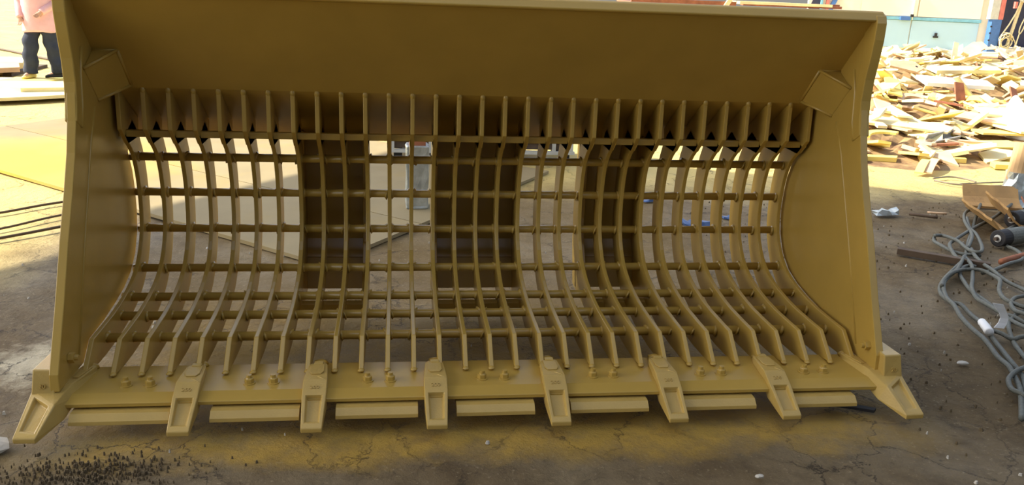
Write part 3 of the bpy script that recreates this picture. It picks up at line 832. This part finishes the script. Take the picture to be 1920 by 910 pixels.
for n_, (_, k, ki, zone, loc, rot, s) in enumerate(pieces):
    mk, mat = KIND[ki][0], KIND[ki][1]
    me = piece_mesh(k, mk, mat)
    if n_ >= 285:                          # the smallest and farthest pieces: one joined object
        mw = Matrix.LocRotScale(Vector(loc), Euler(rot), Vector((s, s, 1)))
        rest_mb.add([mw @ v.co for v in me.vertices], [tuple(p.vertices) for p in me.polygons]); continue
    o = bpy.data.objects.new('steel_offcut', me); COL.objects.link(o)
    o.location = loc; o.rotation_euler = rot; o.scale = (s, s, 1)
    tag(o, '%s %s steel offcut in the %s part of the scrap heap' % (HUE[ki], SHAPE[k], zone), 'scrap', '%s %s offcuts in the %s of the heap' % (HUE[ki], SHAPE[k], zone))
o = rest_mb.build('scrap_pieces', SCRAP_PALE, None, loc=(9, 14, 0.4))
tag(o, 'smallest and farthest pale offcuts scattered through the scrap heap', 'scrap', kind='stuff')
def scrap_plate(name, poly, loc, rot, t, mat, label, cat='scrap', bevel=0.0, hole=None):
    mb = MB().prism([(x, y, 0) for x, y in poly], (0, 0, t))
    o = mb.build(name, mat, None, bevel=bevel); o.location = loc; o.rotation_euler = rot
    if hole:
        h = MB().tube([(hole[0], hole[1], -.004), (hole[0], hole[1], t + .003)], hole[2], 12).build('bolt_hole', DARK, None); h.parent = o
    return tag(o, label, cat)
scrap_plate('steel_plate', [(-.55, -.16), (.50, -.20), (.62, .10), (-.45, .22)], (7.15, 11.0, 0.56), (0.18, 0.03, 0.12), .05, WHITE_PLASTIC, 'long flat white plate lying across the middle of the scrap heap', 'steel plate')
scrap_plate('steel_plate', [(-.5, -.14), (.5, -.12), (.56, .12), (-.5, .16)], (7.9, 11.9, 0.66), (0.15, -0.03, -0.05), .05, SCRAP_PALE, 'long flat cream plate right of the white plate in the heap', 'steel plate')
scrap_plate('steel_offcut', [(-.08, -.13), (.08, -.11), (.07, .12), (-.07, .13)], (6.98, 10.6, 0.50), (1.15, 0.05, 0.15), .02, RUST, 'upright rust orange plate in front of the long white plate')
scrap_plate('steel_offcut', [(-.07, -.30), (.07, -.28), (.06, .28), (-.07, .30)], (7.28, 9.85, 0.38), (1.05, 0.18, 0.35), .02, RUST, 'rust orange strip leaning upright above the white bag')
scrap_plate('steel_offcut', [(-.26, -.08), (.12, -.13), (.26, 0.0), (.10, .13), (-.24, .05)], (6.85, 11.7, 0.72), (0.55, 0.12, -0.15), .03, SCRAP_TAN, 'pinkish tan plate with one bolt hole high in the heap', hole=(.14, 0, .018))
scrap_plate('steel_offcut', [(-.15, -.10), (.16, -.06), (.10, .12), (-.16, .10)], (6.05, 11.3, 0.62), (0.7, 0.0, -0.25), .03, SCRAP_TAN, 'tan corner plate with a hole near the bucket edge', hole=(-.08, 0, .014))
scrap_plate('steel_offcut', [(-.42, -.12), (.36, -.16), (.46, -.04), (.42, .10), (-.40, .14)], (7.0, 9.6, 0.36), (0.2, 0.02, 0.1), .03, SCRAP_PALE, 'cream plate with two holes and a rounded end below the rusty strip', hole=(.32, -.02, .016))
# channel section lying open
ch = MB().box((0, -.06, .045), (.42, .015, .09)).box((0, .06, .045), (.42, .015, .09)).box((0, 0, .0075), (.42, .13, .015))
o = ch.build('steel_channel', material('grey_channel_steel', srgb(150, 148, 142), rough=0.5), None); o.location = (5.72, 8.95, 0.12); o.rotation_euler = (0.5, -0.1, 0.35)
tag(o, 'grey steel channel lying open at the front of the heap', 'channel')
# yellow flat strips at the foot of the heap
for nm, pts, lab in (('a', [(4.45, 8.36), (4.82, 8.30), (4.90, 8.42), (4.42, 8.50)], 'flat bright yellow plate lying at the foot of the heap beside the bucket'),
                     ('b', [(5.12, 8.36), (5.62, 8.30), (5.66, 8.40), (5.16, 8.47)], 'narrow bright yellow bar next to the flat yellow plate'),
                     ('c', [(5.75, 8.02), (6.2, 7.92), (6.3, 8.12), (5.82, 8.2)], 'flat yellow plate on the ground left of the white bag')):
    flat_plate('steel_plate', pts, 0.0, 0.05, SCRAP_YELLOW, lab, 'steel plate', bevel=0.004)
# two bent yellow strips
for x0, y0, x1, y1, mt, lab in ((4.70, 7.70, 5.14, 8.22, SCRAP_YELLOW, 'bent yellow strip lying in the sun before the heap'), (4.80, 7.71, 5.30, 8.30, SCRAP_TAN, 'bent tan strip lying beside the bent yellow strip')):
    P = []
    rg = []
    for i in range(9):
        t = i / 8; c = Vector((x0 + (x1 - x0) * t, y0 + (y1 - y0) * t, 0.012 + 0.07 * math.sin(PI * t)))
        sd = Vector((0.8, -0.6, 0)) * 0.04
        rg.append([c - sd, c + sd, c + sd + Vector((0, 0, .014)), c - sd + Vector((0, 0, .014))])
    o = MB().loft(rg).build('bent_strip', mt, None, loc=(x0, y0, 0)); tag(o, lab, 'strip')
# white woven sack, slumped and open
def sack(name, c, rx, ry, h, mat, label, seed, open_=True):
    rr_ = random.Random(seed); rings = []
    prof = [(0.80, 0.0), (1.05, 0.10), (1.12, 0.35), (1.05, 0.62), (0.98, 0.85), (0.86, 1.0), (0.72, 0.97), (0.68, 0.80), (0.62, 0.55), (0.30, 0.45)]
    for r_, z_ in prof:
        rings.append([(c[0] + rx * r_ * math.cos(a) * (1 + .10 * math.sin(3 * a + seed) + rr_.uniform(-.06, .06)), c[1] + ry * r_ * math.sin(a) * (1 + .08 * math.sin(4 * a) + rr_.uniform(-.06, .06)), c[2] + h * z_ * (1 + 0.18 * math.sin(a * 2 + seed)) + (rr_.uniform(-.02, .02) if z_ > 0 else 0)) for a in [2 * PI * i / 18 for i in range(18)]])
    o = MB().loft(rings).build(name, mat, None, smooth=True, loc=c)
    ss = o.modifiers.new('sub', 'SUBSURF'); ss.levels = 1; ss.render_levels = 1
    return tag(o, label, 'sack')
WOVEN = material('white_woven_plastic', srgb(238, 238, 236), rough=0.6, var=0.06, scale=10, bump=0.4, bscale=24)
sack('woven_sack', (7.02, 9.25, 0.02), 0.30, 0.26, 0.52, WOVEN, 'slumped open white woven sack at the right edge of the heap', 2)
# thin wire loops on the sunlit ground
WIRE = material('thin_wire', srgb(110, 100, 84), rough=0.5)
ground_tube('thin_wire', [(4.73, 7.50), (4.95, 7.58), (5.06, 7.49), (5.08, 7.36)], 0.008, WIRE, 'short bent thin wire on the sunlit ground, left of the other wires', 'wire')
ground_tube('thin_wire', [(4.68, 7.41), (4.79, 7.26), (5.03, 7.20), (5.36, 7.22), (5.7, 7.3)], 0.008, WIRE, 'long curved thin wire on sunlit ground nearest the shade edge', 'wire')
ground_tube('thin_wire', [(4.86, 7.28), (5.18, 7.34), (5.53, 7.40), (5.9, 7.42)], 0.007, WIRE, 'straight thin wire on sunlit ground behind the curved wire', 'wire')

# ------------------------------------------------------------------ rope slings and things in the shade at the right
ROPES = {
  'A': [(4.702, 6.702), (4.581, 6.566), (4.238, 6.138), (3.919, 5.73), (3.607, 5.331), (3.368, 5.014), (3.138, 4.773), (2.946, 4.592), (2.798, 4.413), (2.729, 4.28), (2.726, 4.186), (2.745, 4.135), (2.721, 4.015), (2.677, 3.849), (2.609, 3.669), (2.563, 3.545), (2.499, 3.382), (2.476, 3.296), (2.421, 3.198), (2.322, 3.047)],
  'B': [(3.337, 4.98), (3.124, 4.731), (2.95, 4.572), (2.818, 4.413), (2.729, 4.245), (2.676, 4.096), (2.616, 3.948), (2.567, 3.788), (2.528, 3.624), (2.469, 3.443), (2.431, 3.315), (2.39, 3.216), (2.325, 3.098), (2.242, 2.978), (2.144, 2.845)],
  'C': [(3.405, 5.421), (3.484, 5.448), (3.492, 5.292), (3.459, 5.132), (3.457, 5.037), (3.516, 5.061), (3.626, 5.217), (3.752, 5.463), (3.839, 5.657), (3.99, 5.911)],
  'C2': [(3.504, 5.049), (3.457, 5.049), (3.396, 5.073), (3.361, 5.144), (3.354, 5.254), (3.384, 5.382), (3.422, 5.447)],
  'D': [(4.813, 6.481), (4.66, 6.334), (4.243, 5.962), (3.874, 5.657), (3.54, 5.382), (3.414, 5.254), (3.334, 5.108), (3.272, 4.947), (3.303, 4.902)],
  'E': [(4.178, 5.96), (4.204, 6.088), (4.167, 6.137), (4.069, 6.054), (3.936, 5.864), (3.837, 5.686), (3.795, 5.586), (3.668, 5.383), (3.484, 5.156)],
  'F': [(4.485, 5.857), (4.39, 5.81), (4.264, 5.749), (4.115, 5.631), (3.972, 5.464), (3.872, 5.293), (3.843, 5.156), (3.805, 5.036), (3.724, 4.944), (3.57, 4.856), (3.402, 4.76), (3.252, 4.668)],
  'G': [(3.508, 5.156), (3.417, 4.98), (3.377, 4.835), (3.335, 4.698), (3.296, 4.509), (3.286, 4.34), (3.276, 4.234)],
  'H': [(2.782, 4.377), (2.873, 4.496), (2.977, 4.591), (3.094, 4.67), (3.176, 4.689), (3.231, 4.658), (3.257, 4.587), (3.216, 4.462), (3.107, 4.317), (3.034, 4.179), (3.029, 4.096), (3.07, 4.03)],
  'I': [(3.31, 4.814), (3.273, 4.825), (3.185, 4.773), (3.101, 4.67), (3.02, 4.513), (2.97, 4.364), (2.935, 4.206), (2.915, 4.082), (2.913, 4.018), (2.929, 3.94), (2.949, 3.871)],
  'J': [(3.337, 4.969), (3.255, 4.783), (3.109, 4.56), (2.973, 4.373), (2.901, 4.224), (2.887, 4.115), (2.875, 3.995), (2.869, 3.881), (2.863, 3.757)],
  'K': [(3.23, 4.217), (3.184, 4.218), (3.093, 4.169), (3.013, 4.088), (2.969, 3.993), (2.973, 3.931), (2.987, 3.9)],
  'L': [(3.104, 4.053), (3.042, 4.03), (2.963, 3.977), (2.868, 3.896), (2.783, 3.788), (2.706, 3.652), (2.64, 3.517), (2.601, 3.413)],
  'M': [(2.659, 3.764), (2.671, 3.694), (2.695, 3.645), (2.743, 3.65), (2.815, 3.675)],
  'N': [(2.541, 3.31), (2.488, 3.289), (2.41, 3.243), (2.318, 3.166), (2.274, 3.085), (2.273, 3.025), (2.287, 2.985)],
}
LAB = {
 'A': 'long grey wire rope running from the tan plates to the white sleeve',
 'B': 'grey wire rope lying closest to the bucket, right through the white sleeve',
 'C': 'brownish wire rope loop with its tip pointing at the bucket, upper strand',
 'C2': 'brownish wire rope loop with its tip pointing at the bucket, lower strand',
 'D': 'wire rope slanting from the tan plates down over the flat bar',
 'E': 'small wire rope eye in front of the tan plates',
 'F': 'wire rope with a big bow around the two rollers',
 'G': 'straight wire rope running from the flat bar to the right edge',
 'H': 'wire rope with an S bend below the rollers',
 'I': 'wire rope curling beside the flat bar and off to the right',
 'J': 'wire rope running between the S bend and the long grey ropes',
 'K': 'wire rope bow at the right edge above the white sleeve',
 'L': 'wire rope hanging in a long bow at the right edge beside the white sleeve',
 'M': 'short wire rope end leaving the white sleeve to the right',
 'N': 'wire rope loop nearest the camera at the right edge'}
for i, (k, pts) in enumerate(ROPES.items()):
    P = []
    for q, (x, y) in enumerate(pts):
        P.append((x, y, 0.016 + 0.012 * (i % 3) + 0.010 * math.sin(q * 1.3 + i) ** 2))
    o = MB().tube(smooth_path(P, 5), 0.0122 if k not in 'KLMN' else 0.0115, 8).build('wire_rope', ROPE, None, smooth=True, loc=(P[0][0], P[0][1], 0))
    tag(o, LAB[k], 'rope', 'wire ropes beside the bucket')
slv = MB().tube(smooth_path([(2.655, 3.83, .045), (2.625, 3.76, .05), (2.60, 3.69, .045)], 3), [0.021, (0.024, 0.019), (0.022, 0.020), (0.025, 0.019), (0.023, 0.020), (0.025, 0.020), 0.021], 12)
tag(slv.build('rope_sleeve', WHITE_PLASTIC, None, smooth=True, loc=(2.63, 3.76, 0)), 'white paper sleeve wrapped round two wire ropes', 'sleeve')
flag = []
for i in range(6):
    t = i / 5; flag.append([(2.70 + .03 * math.sin(4 * t), 3.79 + .02 * t, .03 + .13 * t), (2.745 + .02 * math.sin(4 * t), 3.775 + .02 * t, .03 + .125 * t), (2.745 + .02 * math.sin(4 * t), 3.778 + .02 * t, .03 + .125 * t), (2.70 + .03 * math.sin(4 * t), 3.793 + .02 * t, .03 + .13 * t)])
tag(MB().loft(flag).build('paper_tag', WHITE_PLASTIC, None, loc=(2.72, 3.79, 0)), 'curled white paper tag standing up beside the rope sleeve', 'tag')
# flat bar under the ropes
fb = MB().hexa([(2.95, 5.13, 0), (3.40, 4.80, 0), (3.43, 4.84, 0), (2.98, 5.17, 0)], [(2.95, 5.13, .042), (3.40, 4.80, .042), (3.43, 4.84, .042), (2.98, 5.17, .042)])
tag(fb.build('flat_bar', RUST_DARK, None, bevel=0.003, loc=(2.95, 5.13, 0)), 'dark steel bar lying on the earth under the grey ropes', 'bar')
# bent tan plates
TANP = material('tan_plate_paint', srgb(176, 138, 84), rough=0.55, var=0.15, scale=7, bump=0.15, bscale=40, col2=srgb(122, 92, 58), col2_amt=(0.52, 0.68))
def bent_plate(name, spine, width, mat, label, bend=0.12, t=0.018, lift=0.0):
    """long plate with an angled cross section, laid along a spine"""
    a, b = Vector(spine[0]), Vector(spine[1]); ax = (b - a).normalized(); sd = Vector((-ax.y, ax.x, 0)); rg = []
    n = 7
    prof = [(-.5, 0.0), (-.15, .02), (.15, bend * .6), (.5, bend * 1.5)]
    for i in range(n + 1):
        c = a.lerp(b, i / n); w = width * (1 + .06 * math.sin(i * 1.7))
        up = [c + sd * (u * w) + Vector((0, 0, z + t)) for u, z in prof]
        dn = [c + sd * (u * w) + Vector((0, 0, z)) for u, z in reversed(prof)]
        rg.append(up + dn)
    o = MB().loft(rg).build(name, mat, None, loc=tuple(a)); return tag(o, label, 'plate')
bent_plate('bent_plate', ((4.80, 6.40, 0.0), (4.36, 6.50, 0.0)), -0.16, TANP, 'upright tan bent plate at the back with two holes, beside the ropes', bend=0.10)
bent_plate('bent_plate', ((4.02, 5.52, 0.0), (4.20, 6.15, 0.0)), 0.20, TANP, 'tan bent plate lying nearest the camera among the ropes', bend=0.08)
bent_plate('bent_plate', ((4.28, 5.72, 0.0), (4.50, 6.30, 0.0)), 0.18, TANP, 'tan bent plate lying in the middle behind the big rope bow', bend=0.10)
bent_plate('bent_plate', ((4.52, 5.80, 0.0), (4.78, 6.25, 0.0)), 0.16, RUST, 'rusty bent plate lying to the right under the leaning tube', bend=0.08)
# two rollers
def roller(loc, az, length, rad, label):
    e = empty('roller', loc, label, 'roller')
    d_ = Vector((math.cos(az), math.sin(az), 0)) * (length / 2)
    c = Vector((0, 0, rad))
    hung(MB().tube([c - d_, c - d_ * .98, c + d_ * .98, c + d_], [rad * .9, rad, rad, rad * .9], 20), 'drum', DARK, e)
    hung(MB().tube([c - d_ * 1.02, c - d_ * 0.9], rad * .45, 14), 'hub', FRAME, e)
    hung(MB().tube([c - d_ * 1.18, c + d_ * 1.18], rad * .22, 10), 'axle', RUST_DARK, e)
    hung(MB().tube([c - d_ * 0.5, c + d_ * 0.5], rad * 1.03, 20), 'sleeve', ROPE, e)
roller((3.98, 5.37, 0), 0.35, 0.36, 0.060, 'dark roller inside the big rope bow, nearer of the two')
roller((4.45, 5.86, 0), 0.35, 0.36, 0.065, 'dark roller at the right edge beyond the rope bow')
ground_tube('steel_rod', [(3.55, 4.90), (3.70, 4.98), (3.95, 5.10)], 0.022, RUST, 'rust red rod lying at the end of the flat bar', 'rod', n=2)
# leaning tan tube with plastic film
tb = empty('cardboard_tube', (4.85, 6.55, 0), 'tan cardboard tube leaning upright at the right edge with plastic film round its foot', 'tube')
KRAFT = material('kraft_card', srgb(196, 160, 112), rough=0.8, var=0.08)
hung(MB().tube([(0, 0, 0), (0.02, .02, 0.20), (0.05, .04, 0.52)], [0.095, 0.09, 0.085], 18), 'tube_body', KRAFT, tb, smooth=False)
rr = random.Random(9); rg = []
for z, r_ in ((0.0, .14), (.06, .13), (.14, .115), (.22, .105), (.28, .10)):
    rg.append([(0.02 + r_ * math.cos(a) * rr.uniform(.82, 1.15), .01 + r_ * math.sin(a) * rr.uniform(.82, 1.15), z) for a in [2 * PI * i / 14 for i in range(14)]])
hung(MB().loft(rg), 'plastic_film', FILM, tb)

# small litter
def rock(name, c, s, mat, label, cat, seed):
    bm = bmesh.new(); bmesh.ops.create_icosphere(bm, subdivisions=2, radius=1)
    rr_ = random.Random(seed)
    for v in bm.verts:
        k = 1 + rr_.uniform(-.16, .16); v.co = Vector((v.co.x * s[0] * k, v.co.y * s[1] * k, v.co.z * s[2] * k))
    me = bpy.data.meshes.new(name); bm.to_mesh(me); bm.free(); me.materials.append(mat)
    o = bpy.data.objects.new(name, me); COL.objects.link(o); o.location = c
    return tag(o, label, cat)
STONE = material('pale_stone', srgb(190, 184, 170), rough=0.8, var=0.12, scale=12, bump=0.3, bscale=50)
rock('stone', (-1.83, 2.90, 0.008), (0.085, 0.06, 0.022), STONE, 'pale flat stone under the tip of the left corner tooth', 'stone', 1)
flat_plate('steel_offcut', [(1.40, 3.06), (1.58, 2.98), (1.60, 3.0), (1.43, 3.09)], 0.0, 0.012, DARK, 'thin dark offcut on the ground under the right end of the lip', 'scrap')
rock('stone', (2.29, 3.44, 0.0), (0.030, 0.018, 0.008), STONE, 'small pale stone between the bucket and the wire ropes', 'stone', 6)
rock('stone', (0.90, 2.545, 0.0), (0.016, 0.01, 0.008), STONE, 'tiny pale stone at the bottom edge of the picture', 'stone', 8)
rg = []
rr = random.Random(31)
for i in range(6):
    t = i / 5
    rg.append([(3.38 + .20 * t + rr.uniform(-.015, .015), 6.17 + yy * .05 + .02 * t + rr.uniform(-.01, .01), 0.004 + zz * (0.015 + .03 * rr.random())) for yy, zz in ((-1, 0), (1, 0), (.8, 1), (-.7, 1))])
tag(MB().loft(rg).build('foil_scrap', FILM, None, loc=(3.4, 6.17, 0)), 'crumpled silvery foil scrap on the earth right of the bucket', 'foil')
BLUEFILM = material('blue_plastic_film', srgb(70, 96, 140), rough=0.4, var=0.2, scale=20)
for bx, by, bs, lab in ((1.79, 5.84, 0.10, 'crumpled blue plastic film on the earth behind the right part of the grid'), (2.13, 6.03, 0.06, 'small blue plastic scrap on the earth behind the right end of the grid'), (1.63, 6.54, 0.05, 'faded blue plastic scrap behind the grid, left of the crumpled film')):
    rr = random.Random(int(bx * 100)); rg = []
    for i in range(5):
        rg.append([(bx + bs * (i / 2 - 1) + rr.uniform(-.01, .01), by + yy * bs * rr.uniform(.4, .8), 0.003 + zz * bs * rr.uniform(.1, .45)) for yy, zz in ((-1, 0), (1, 0), (.7, 1), (-.7, 1))])
    tag(MB().loft(rg).build('plastic_scrap', BLUEFILM, None, loc=(bx, by, 0)), lab, 'plastic scrap')
ground_tube('stick', [(3.66, 6.15), (3.76, 6.09), (3.84, 6.05)], 0.012, RUST_DARK, 'short dark stick on the earth between the foil and the ropes', 'stick', n=2)
ground_tube('stick', [(3.86, 6.22), (3.93, 6.19), (4.0, 6.18)], 0.009, SCRAP_TAN, 'short pale stick on the earth behind the dark stick', 'stick', n=2)
# loose gravel and crumbs of earth
def crumbs(name, n, region, smin, smax, mat, label, cat, seed):
    rr_ = random.Random(seed); mb = MB()
    for _ in range(n):
        x, y = region(rr_); s = rr_.uniform(smin, smax); a = rr_.uniform(0, 6.28)
        vs = []
        for k in range(5):
            q = a + 2 * PI * k / 5 + rr_.uniform(-.3, .3); vs.append((x + s * math.cos(q) * rr_.uniform(.7, 1.2), y + s * math.sin(q) * rr_.uniform(.7, 1.2), -0.008))
        hh = 0.002 + s * rr_.uniform(.1, .45)
        for k in range(5):
            vs.append((x + (vs[k][0] - x) * rr_.uniform(.4, .75), y + (vs[k][1] - y) * rr_.uniform(.4, .75), hh * rr_.uniform(.7, 1.1)))
        mb.add(vs, [(k, (k + 1) % 5, 5 + (k + 1) % 5, 5 + k) for k in range(5)] + [(5, 6, 7, 8, 9)])
    o = mb.build(name, mat, None, loc=region(random.Random(seed)) + (0,))
    return tag(o, label, cat, kind='stuff')
EARTH = material('earth_crumb', srgb(98, 83, 58), rough=0.95, var=0.2, scale=20)
crumbs('earth_crumbs', 520, lambda q: (q.gauss(-1.42, .16), q.gauss(2.72, .06)), 0.002, 0.0060, EARTH, 'low scatter of dark earth crumbs at the bottom left', 'earth', 4)
crumbs('gravel', 420, lambda q: (q.uniform(1.7, 4.2), q.uniform(2.6, 6.6)), 0.003, 0.009, EARTH, 'loose brown gravel on the earth right of the bucket', 'gravel', 5)
crumbs('pale_gravel', 130, lambda q: (q.uniform(-2.6, 4.0), q.uniform(2.3, 6.4)), 0.003, 0.010, STONE, 'sparse pale gravel chips on the earth round the bucket', 'gravel', 6)

# ------------------------------------------------------------------ behind the heap: red stack, shed wall, doorway
REDP = material('red_lead_paint', srgb(190, 104, 72), rough=0.7, var=0.1, scale=3)
st = empty('red_bin', (5.0, 17.0, 0), 'rust red steel bin behind the bucket, only its rim showing over the guard lip', 'bin')
hung(MB().box((0, 0, 0.70), (2.0, 1.2, 1.4)), 'bin_body', REDP, st)
hung(MB().box((0, -0.62, 1.42), (2.06, 0.06, 0.10)), 'rim', RUST, st)
st = empty('wooden_crate', (7.2, 17.0, 0), 'brown crate stack with cream boards on top behind the guard lip', 'crate')
hung(MB().box((0, 0, 0.66), (2.1, 1.2, 1.32)), 'crate_body', SCRAP_TAN, st)
for x, y, z, w, rz, mt in ((-0.15, -.55, 1.46, 1.9, 0.02, SCRAP_PALE), (0.1, -.3, 1.43, 2.0, -.05, RUST), (0.55, -.62, 1.37, 0.9, 0.03, SCRAP_PALE), (0.8, -.2, 1.46, 0.7, .2, RUST), (-.35, .1, 1.46, 1.2, .1, SCRAP_PALE)):
    hung(MB().box((x, y, z), (w, 0.16, 0.05), Matrix.Rotation(rz, 3, 'Z')), 'board', mt, st)
tag(MB().prism([(5.75, 16.3, 1.36), (6.02, 16.3, 1.78), (6.09, 16.3, 1.75), (5.83, 16.3, 1.33)], (0, 0.05, 0)).build('cream_board', SCRAP_PALE, None, loc=(5.9, 16.3, 1.36)), 'cream board leaning against the side of the crate stack', 'board')

WALLW = material('pale_blue_wall', srgb(176, 208, 226), rough=0.6, var=0.06, scale=0.6)
WALLC = material('cream_wall', srgb(244, 234, 212), rough=0.7, var=0.04, scale=0.8)
BLUE = material('blue_paint', srgb(70, 112, 176), rough=0.5)
TEAL = material('teal_paint', srgb(120, 178, 200), rough=0.5)
PINKP = material('faded_red_paint', srgb(210, 120, 110), rough=0.6)
INNER = material('dark_interior', srgb(52, 52, 70), rough=0.8)
wall = MB().box((17.0, 28.6, 2.5), (6.2, 0.2, 5.0)).build('wall_back', WALLC, None, loc=(17, 28.6, 0)); tag(wall, kind='structure'); wall.rotation_euler.z = math.radians(-15)
WALL_AT = wall.location.copy()
def wpart(mb, name, mat, **k):
    o = mb.build(name, mat, None, **k); o.location = o.location - WALL_AT; o.parent = wall; return o
for x0, x1 in ((13.95, 15.6), (15.62, 17.45), (17.47, 19.72)):
    wpart(MB().box(((x0 + x1) / 2, 28.47, 0.47), (x1 - x0 - .02, 0.06, 0.94)), 'lower_panel', WALLW, bevel=0.008)
wpart(MB().box((16.85, 28.45, 1.0), (5.8, 0.10, 0.10)), 'wall_rail', TEAL, bevel=0.006)
wpart(MB().box((17.2, 28.36, 1.0), (0.32, 0.10, 0.13)), 'rail_clamp', BLUE, bevel=0.006)
for x0, x1 in ((15.7, 17.6), (17.63, 19.72)):
    wpart(MB().box(((x0 + x1) / 2, 28.46, 2.1), (x1 - x0 - .02, 0.05, 2.05)), 'upper_panel', WALLC, bevel=0.006)
wpart(MB().box((17.45, 28.40, 1.5), (0.03, 0.05, 1.1)), 'pipe', WALLC)
wpart(MB().box((17.42, 28.36, 1.10), (0.09, 0.08, 0.09)), 'junction_box', DARK)
wpart(MB().box((18.33, 28.40, 0.42), (0.16, 0.06, 0.06)).box((18.33, 28.40, 0.50), (0.08, 0.05, 0.10)), 'wall_bracket', DARK)
wpart(MB().box((14.9, 28.38, 1.9), (0.14, 0.12, 2.0), Matrix.Rotation(0.35, 3, 'Y')), 'brace', BLUE)
wpart(MB().box((14.52, 28.38, 1.9), (0.10, 0.12, 2.0)), 'brace_post', PINKP)
wpart(MB().box((14.32, 28.38, 1.9), (0.07, 0.12, 2.0)), 'brace_post', TEAL)
wpart(MB().prism([(13.9, 28.42, 1.15), (14.28, 28.42, 1.15), (14.28, 28.42, 2.2)], (0, .05, 0)), 'gable_opening', INNER)
wall.location = (17.1, 29.35, 0)
dp = MB().box((20.05, 28.22, 0.55), (0.36, 0.22, 1.10)).build('door_post', BLUE, None, loc=(20.05, 28.22, 0)); tag(dp, 'blue steel door post at the right end of the pale wall', 'post')
p2 = MB().box((19.93, 28.22, 2.4), (0.30, 0.2, 2.6)).build('upper_post', FRAME, None); p2.location = -dp.location; p2.parent = dp; p2['label'] = 'grey upper half of the post'
p3 = MB().box((20.17, 28.20, 2.4), (0.16, 0.2, 2.6)).build('red_edge', PINKP, None); p3.location = -dp.location; p3.parent = dp; p3['label'] = 'faded red edge strip'
for z in (0.15, 0.40, 0.64, 0.86):
    b_ = MB().tube([(19.86, 28.115, z), (19.86, 28.08, z)], 0.03, 8).build('rivet', DARK, None); b_.location = -dp.location; b_.parent = dp
sw = MB().box((22.6, 29.4, 2.5), (4.9, 0.15, 5.0)).box((24.9, 28.9, 2.5), (0.2, 1.2, 5.0)).build('wall_doorway', INNER, None, loc=(22.6, 29.4, 0)); tag(sw, kind='structure')
sl = MB().box((22.5, 28.7, 0.07), (4.6, 1.5, 0.14)).build('doorway_sill', material('pale_concrete', srgb(226, 218, 196), rough=0.8), None, loc=(22.5, 28.7, 0)); tag(sl, kind='structure')
# hanging gear before the doorway
TWINE = material('pale_rope_fibre', srgb(222, 208, 168), rough=0.8, var=0.15, scale=30)
hg = empty('hanging_pole', (20.6, 28.1, 0), 'pale bamboo pole hung with coiled rope before the dark doorway', 'pole')
hung(MB().tube([(-.05, 0, 0.02), (0.10, 0, 0.9), (0.26, 0, 2.0), (0.45, 0, 3.2)], [0.05, 0.055, 0.055, 0.05], 10), 'pole', TWINE, hg, smooth=True)
hung(MB().tube([(-.38, -.05, 0.5), (-.12, -.05, 0.95), (.06, -.05, 1.35), (.2, -.05, 1.9)], 0.025, 8), 'prop', TWINE, hg)
cl = MB(); rr = random.Random(12)
for k in range(7):
    c = Vector((-.15 + rr.uniform(-.10, .12), -.10, .38 + rr.uniform(-.08, .08))); ra = rr.uniform(.13, .26)
    cl.tube([c + Vector((ra * math.cos(a), .05 * math.sin(3 * a + k), ra * 1.15 * math.sin(a))) for a in [2 * PI * i / 16 for i in range(17)]], 0.017, 6)
hung(cl, 'rope_coil', TWINE, hg, smooth=True)
lf = empty('chain_hoist', (21.0, 28.0, 0), 'red and grey chain hoist with a pale looped rope at the top right corner', 'hoist')
hung(MB().tube([(-.2, 0, 1.88), (-.2, -.18, 1.88)], 0.19, 20), 'wheel', FRAME, lf)
hung(MB().box((0.02, -.05, 1.60), (0.12, 0.12, 0.20)).box((0.10, -.05, 1.78), (0.24, 0.12, 0.22)), 'hook_block', material('red_paint', srgb(220, 70, 60), rough=0.5), lf, bevel=0.02)
hung(MB().box((-.50, -.05, 1.60), (0.09, 0.10, 0.22)), 'red_tag', PINKP, lf)
hung(MB().tube(smooth_path([(0, -.05, 1.5), (-.02, -.05, 1.3), (-.14, -.05, .95), (-.17, -.05, .75), (-.12, -.05, .66), (-.03, -.05, .85), (0.02, -.05, 1.15), (-.01, -.05, 1.4)], 4), 0.022, 6), 'rope_loop', TWINE, lf, smooth=True)
hung(MB().tube([(-.14, -.05, .68), (-.18, -.05, .40), (-.20, -.05, .15)], 0.022, 6), 'rope_tail', TWINE, lf)
hung(MB().tube([(-.2, -.09, 2.0), (-.2, -.09, 4.5)], 0.02, 6), 'chain', FRAME, lf)
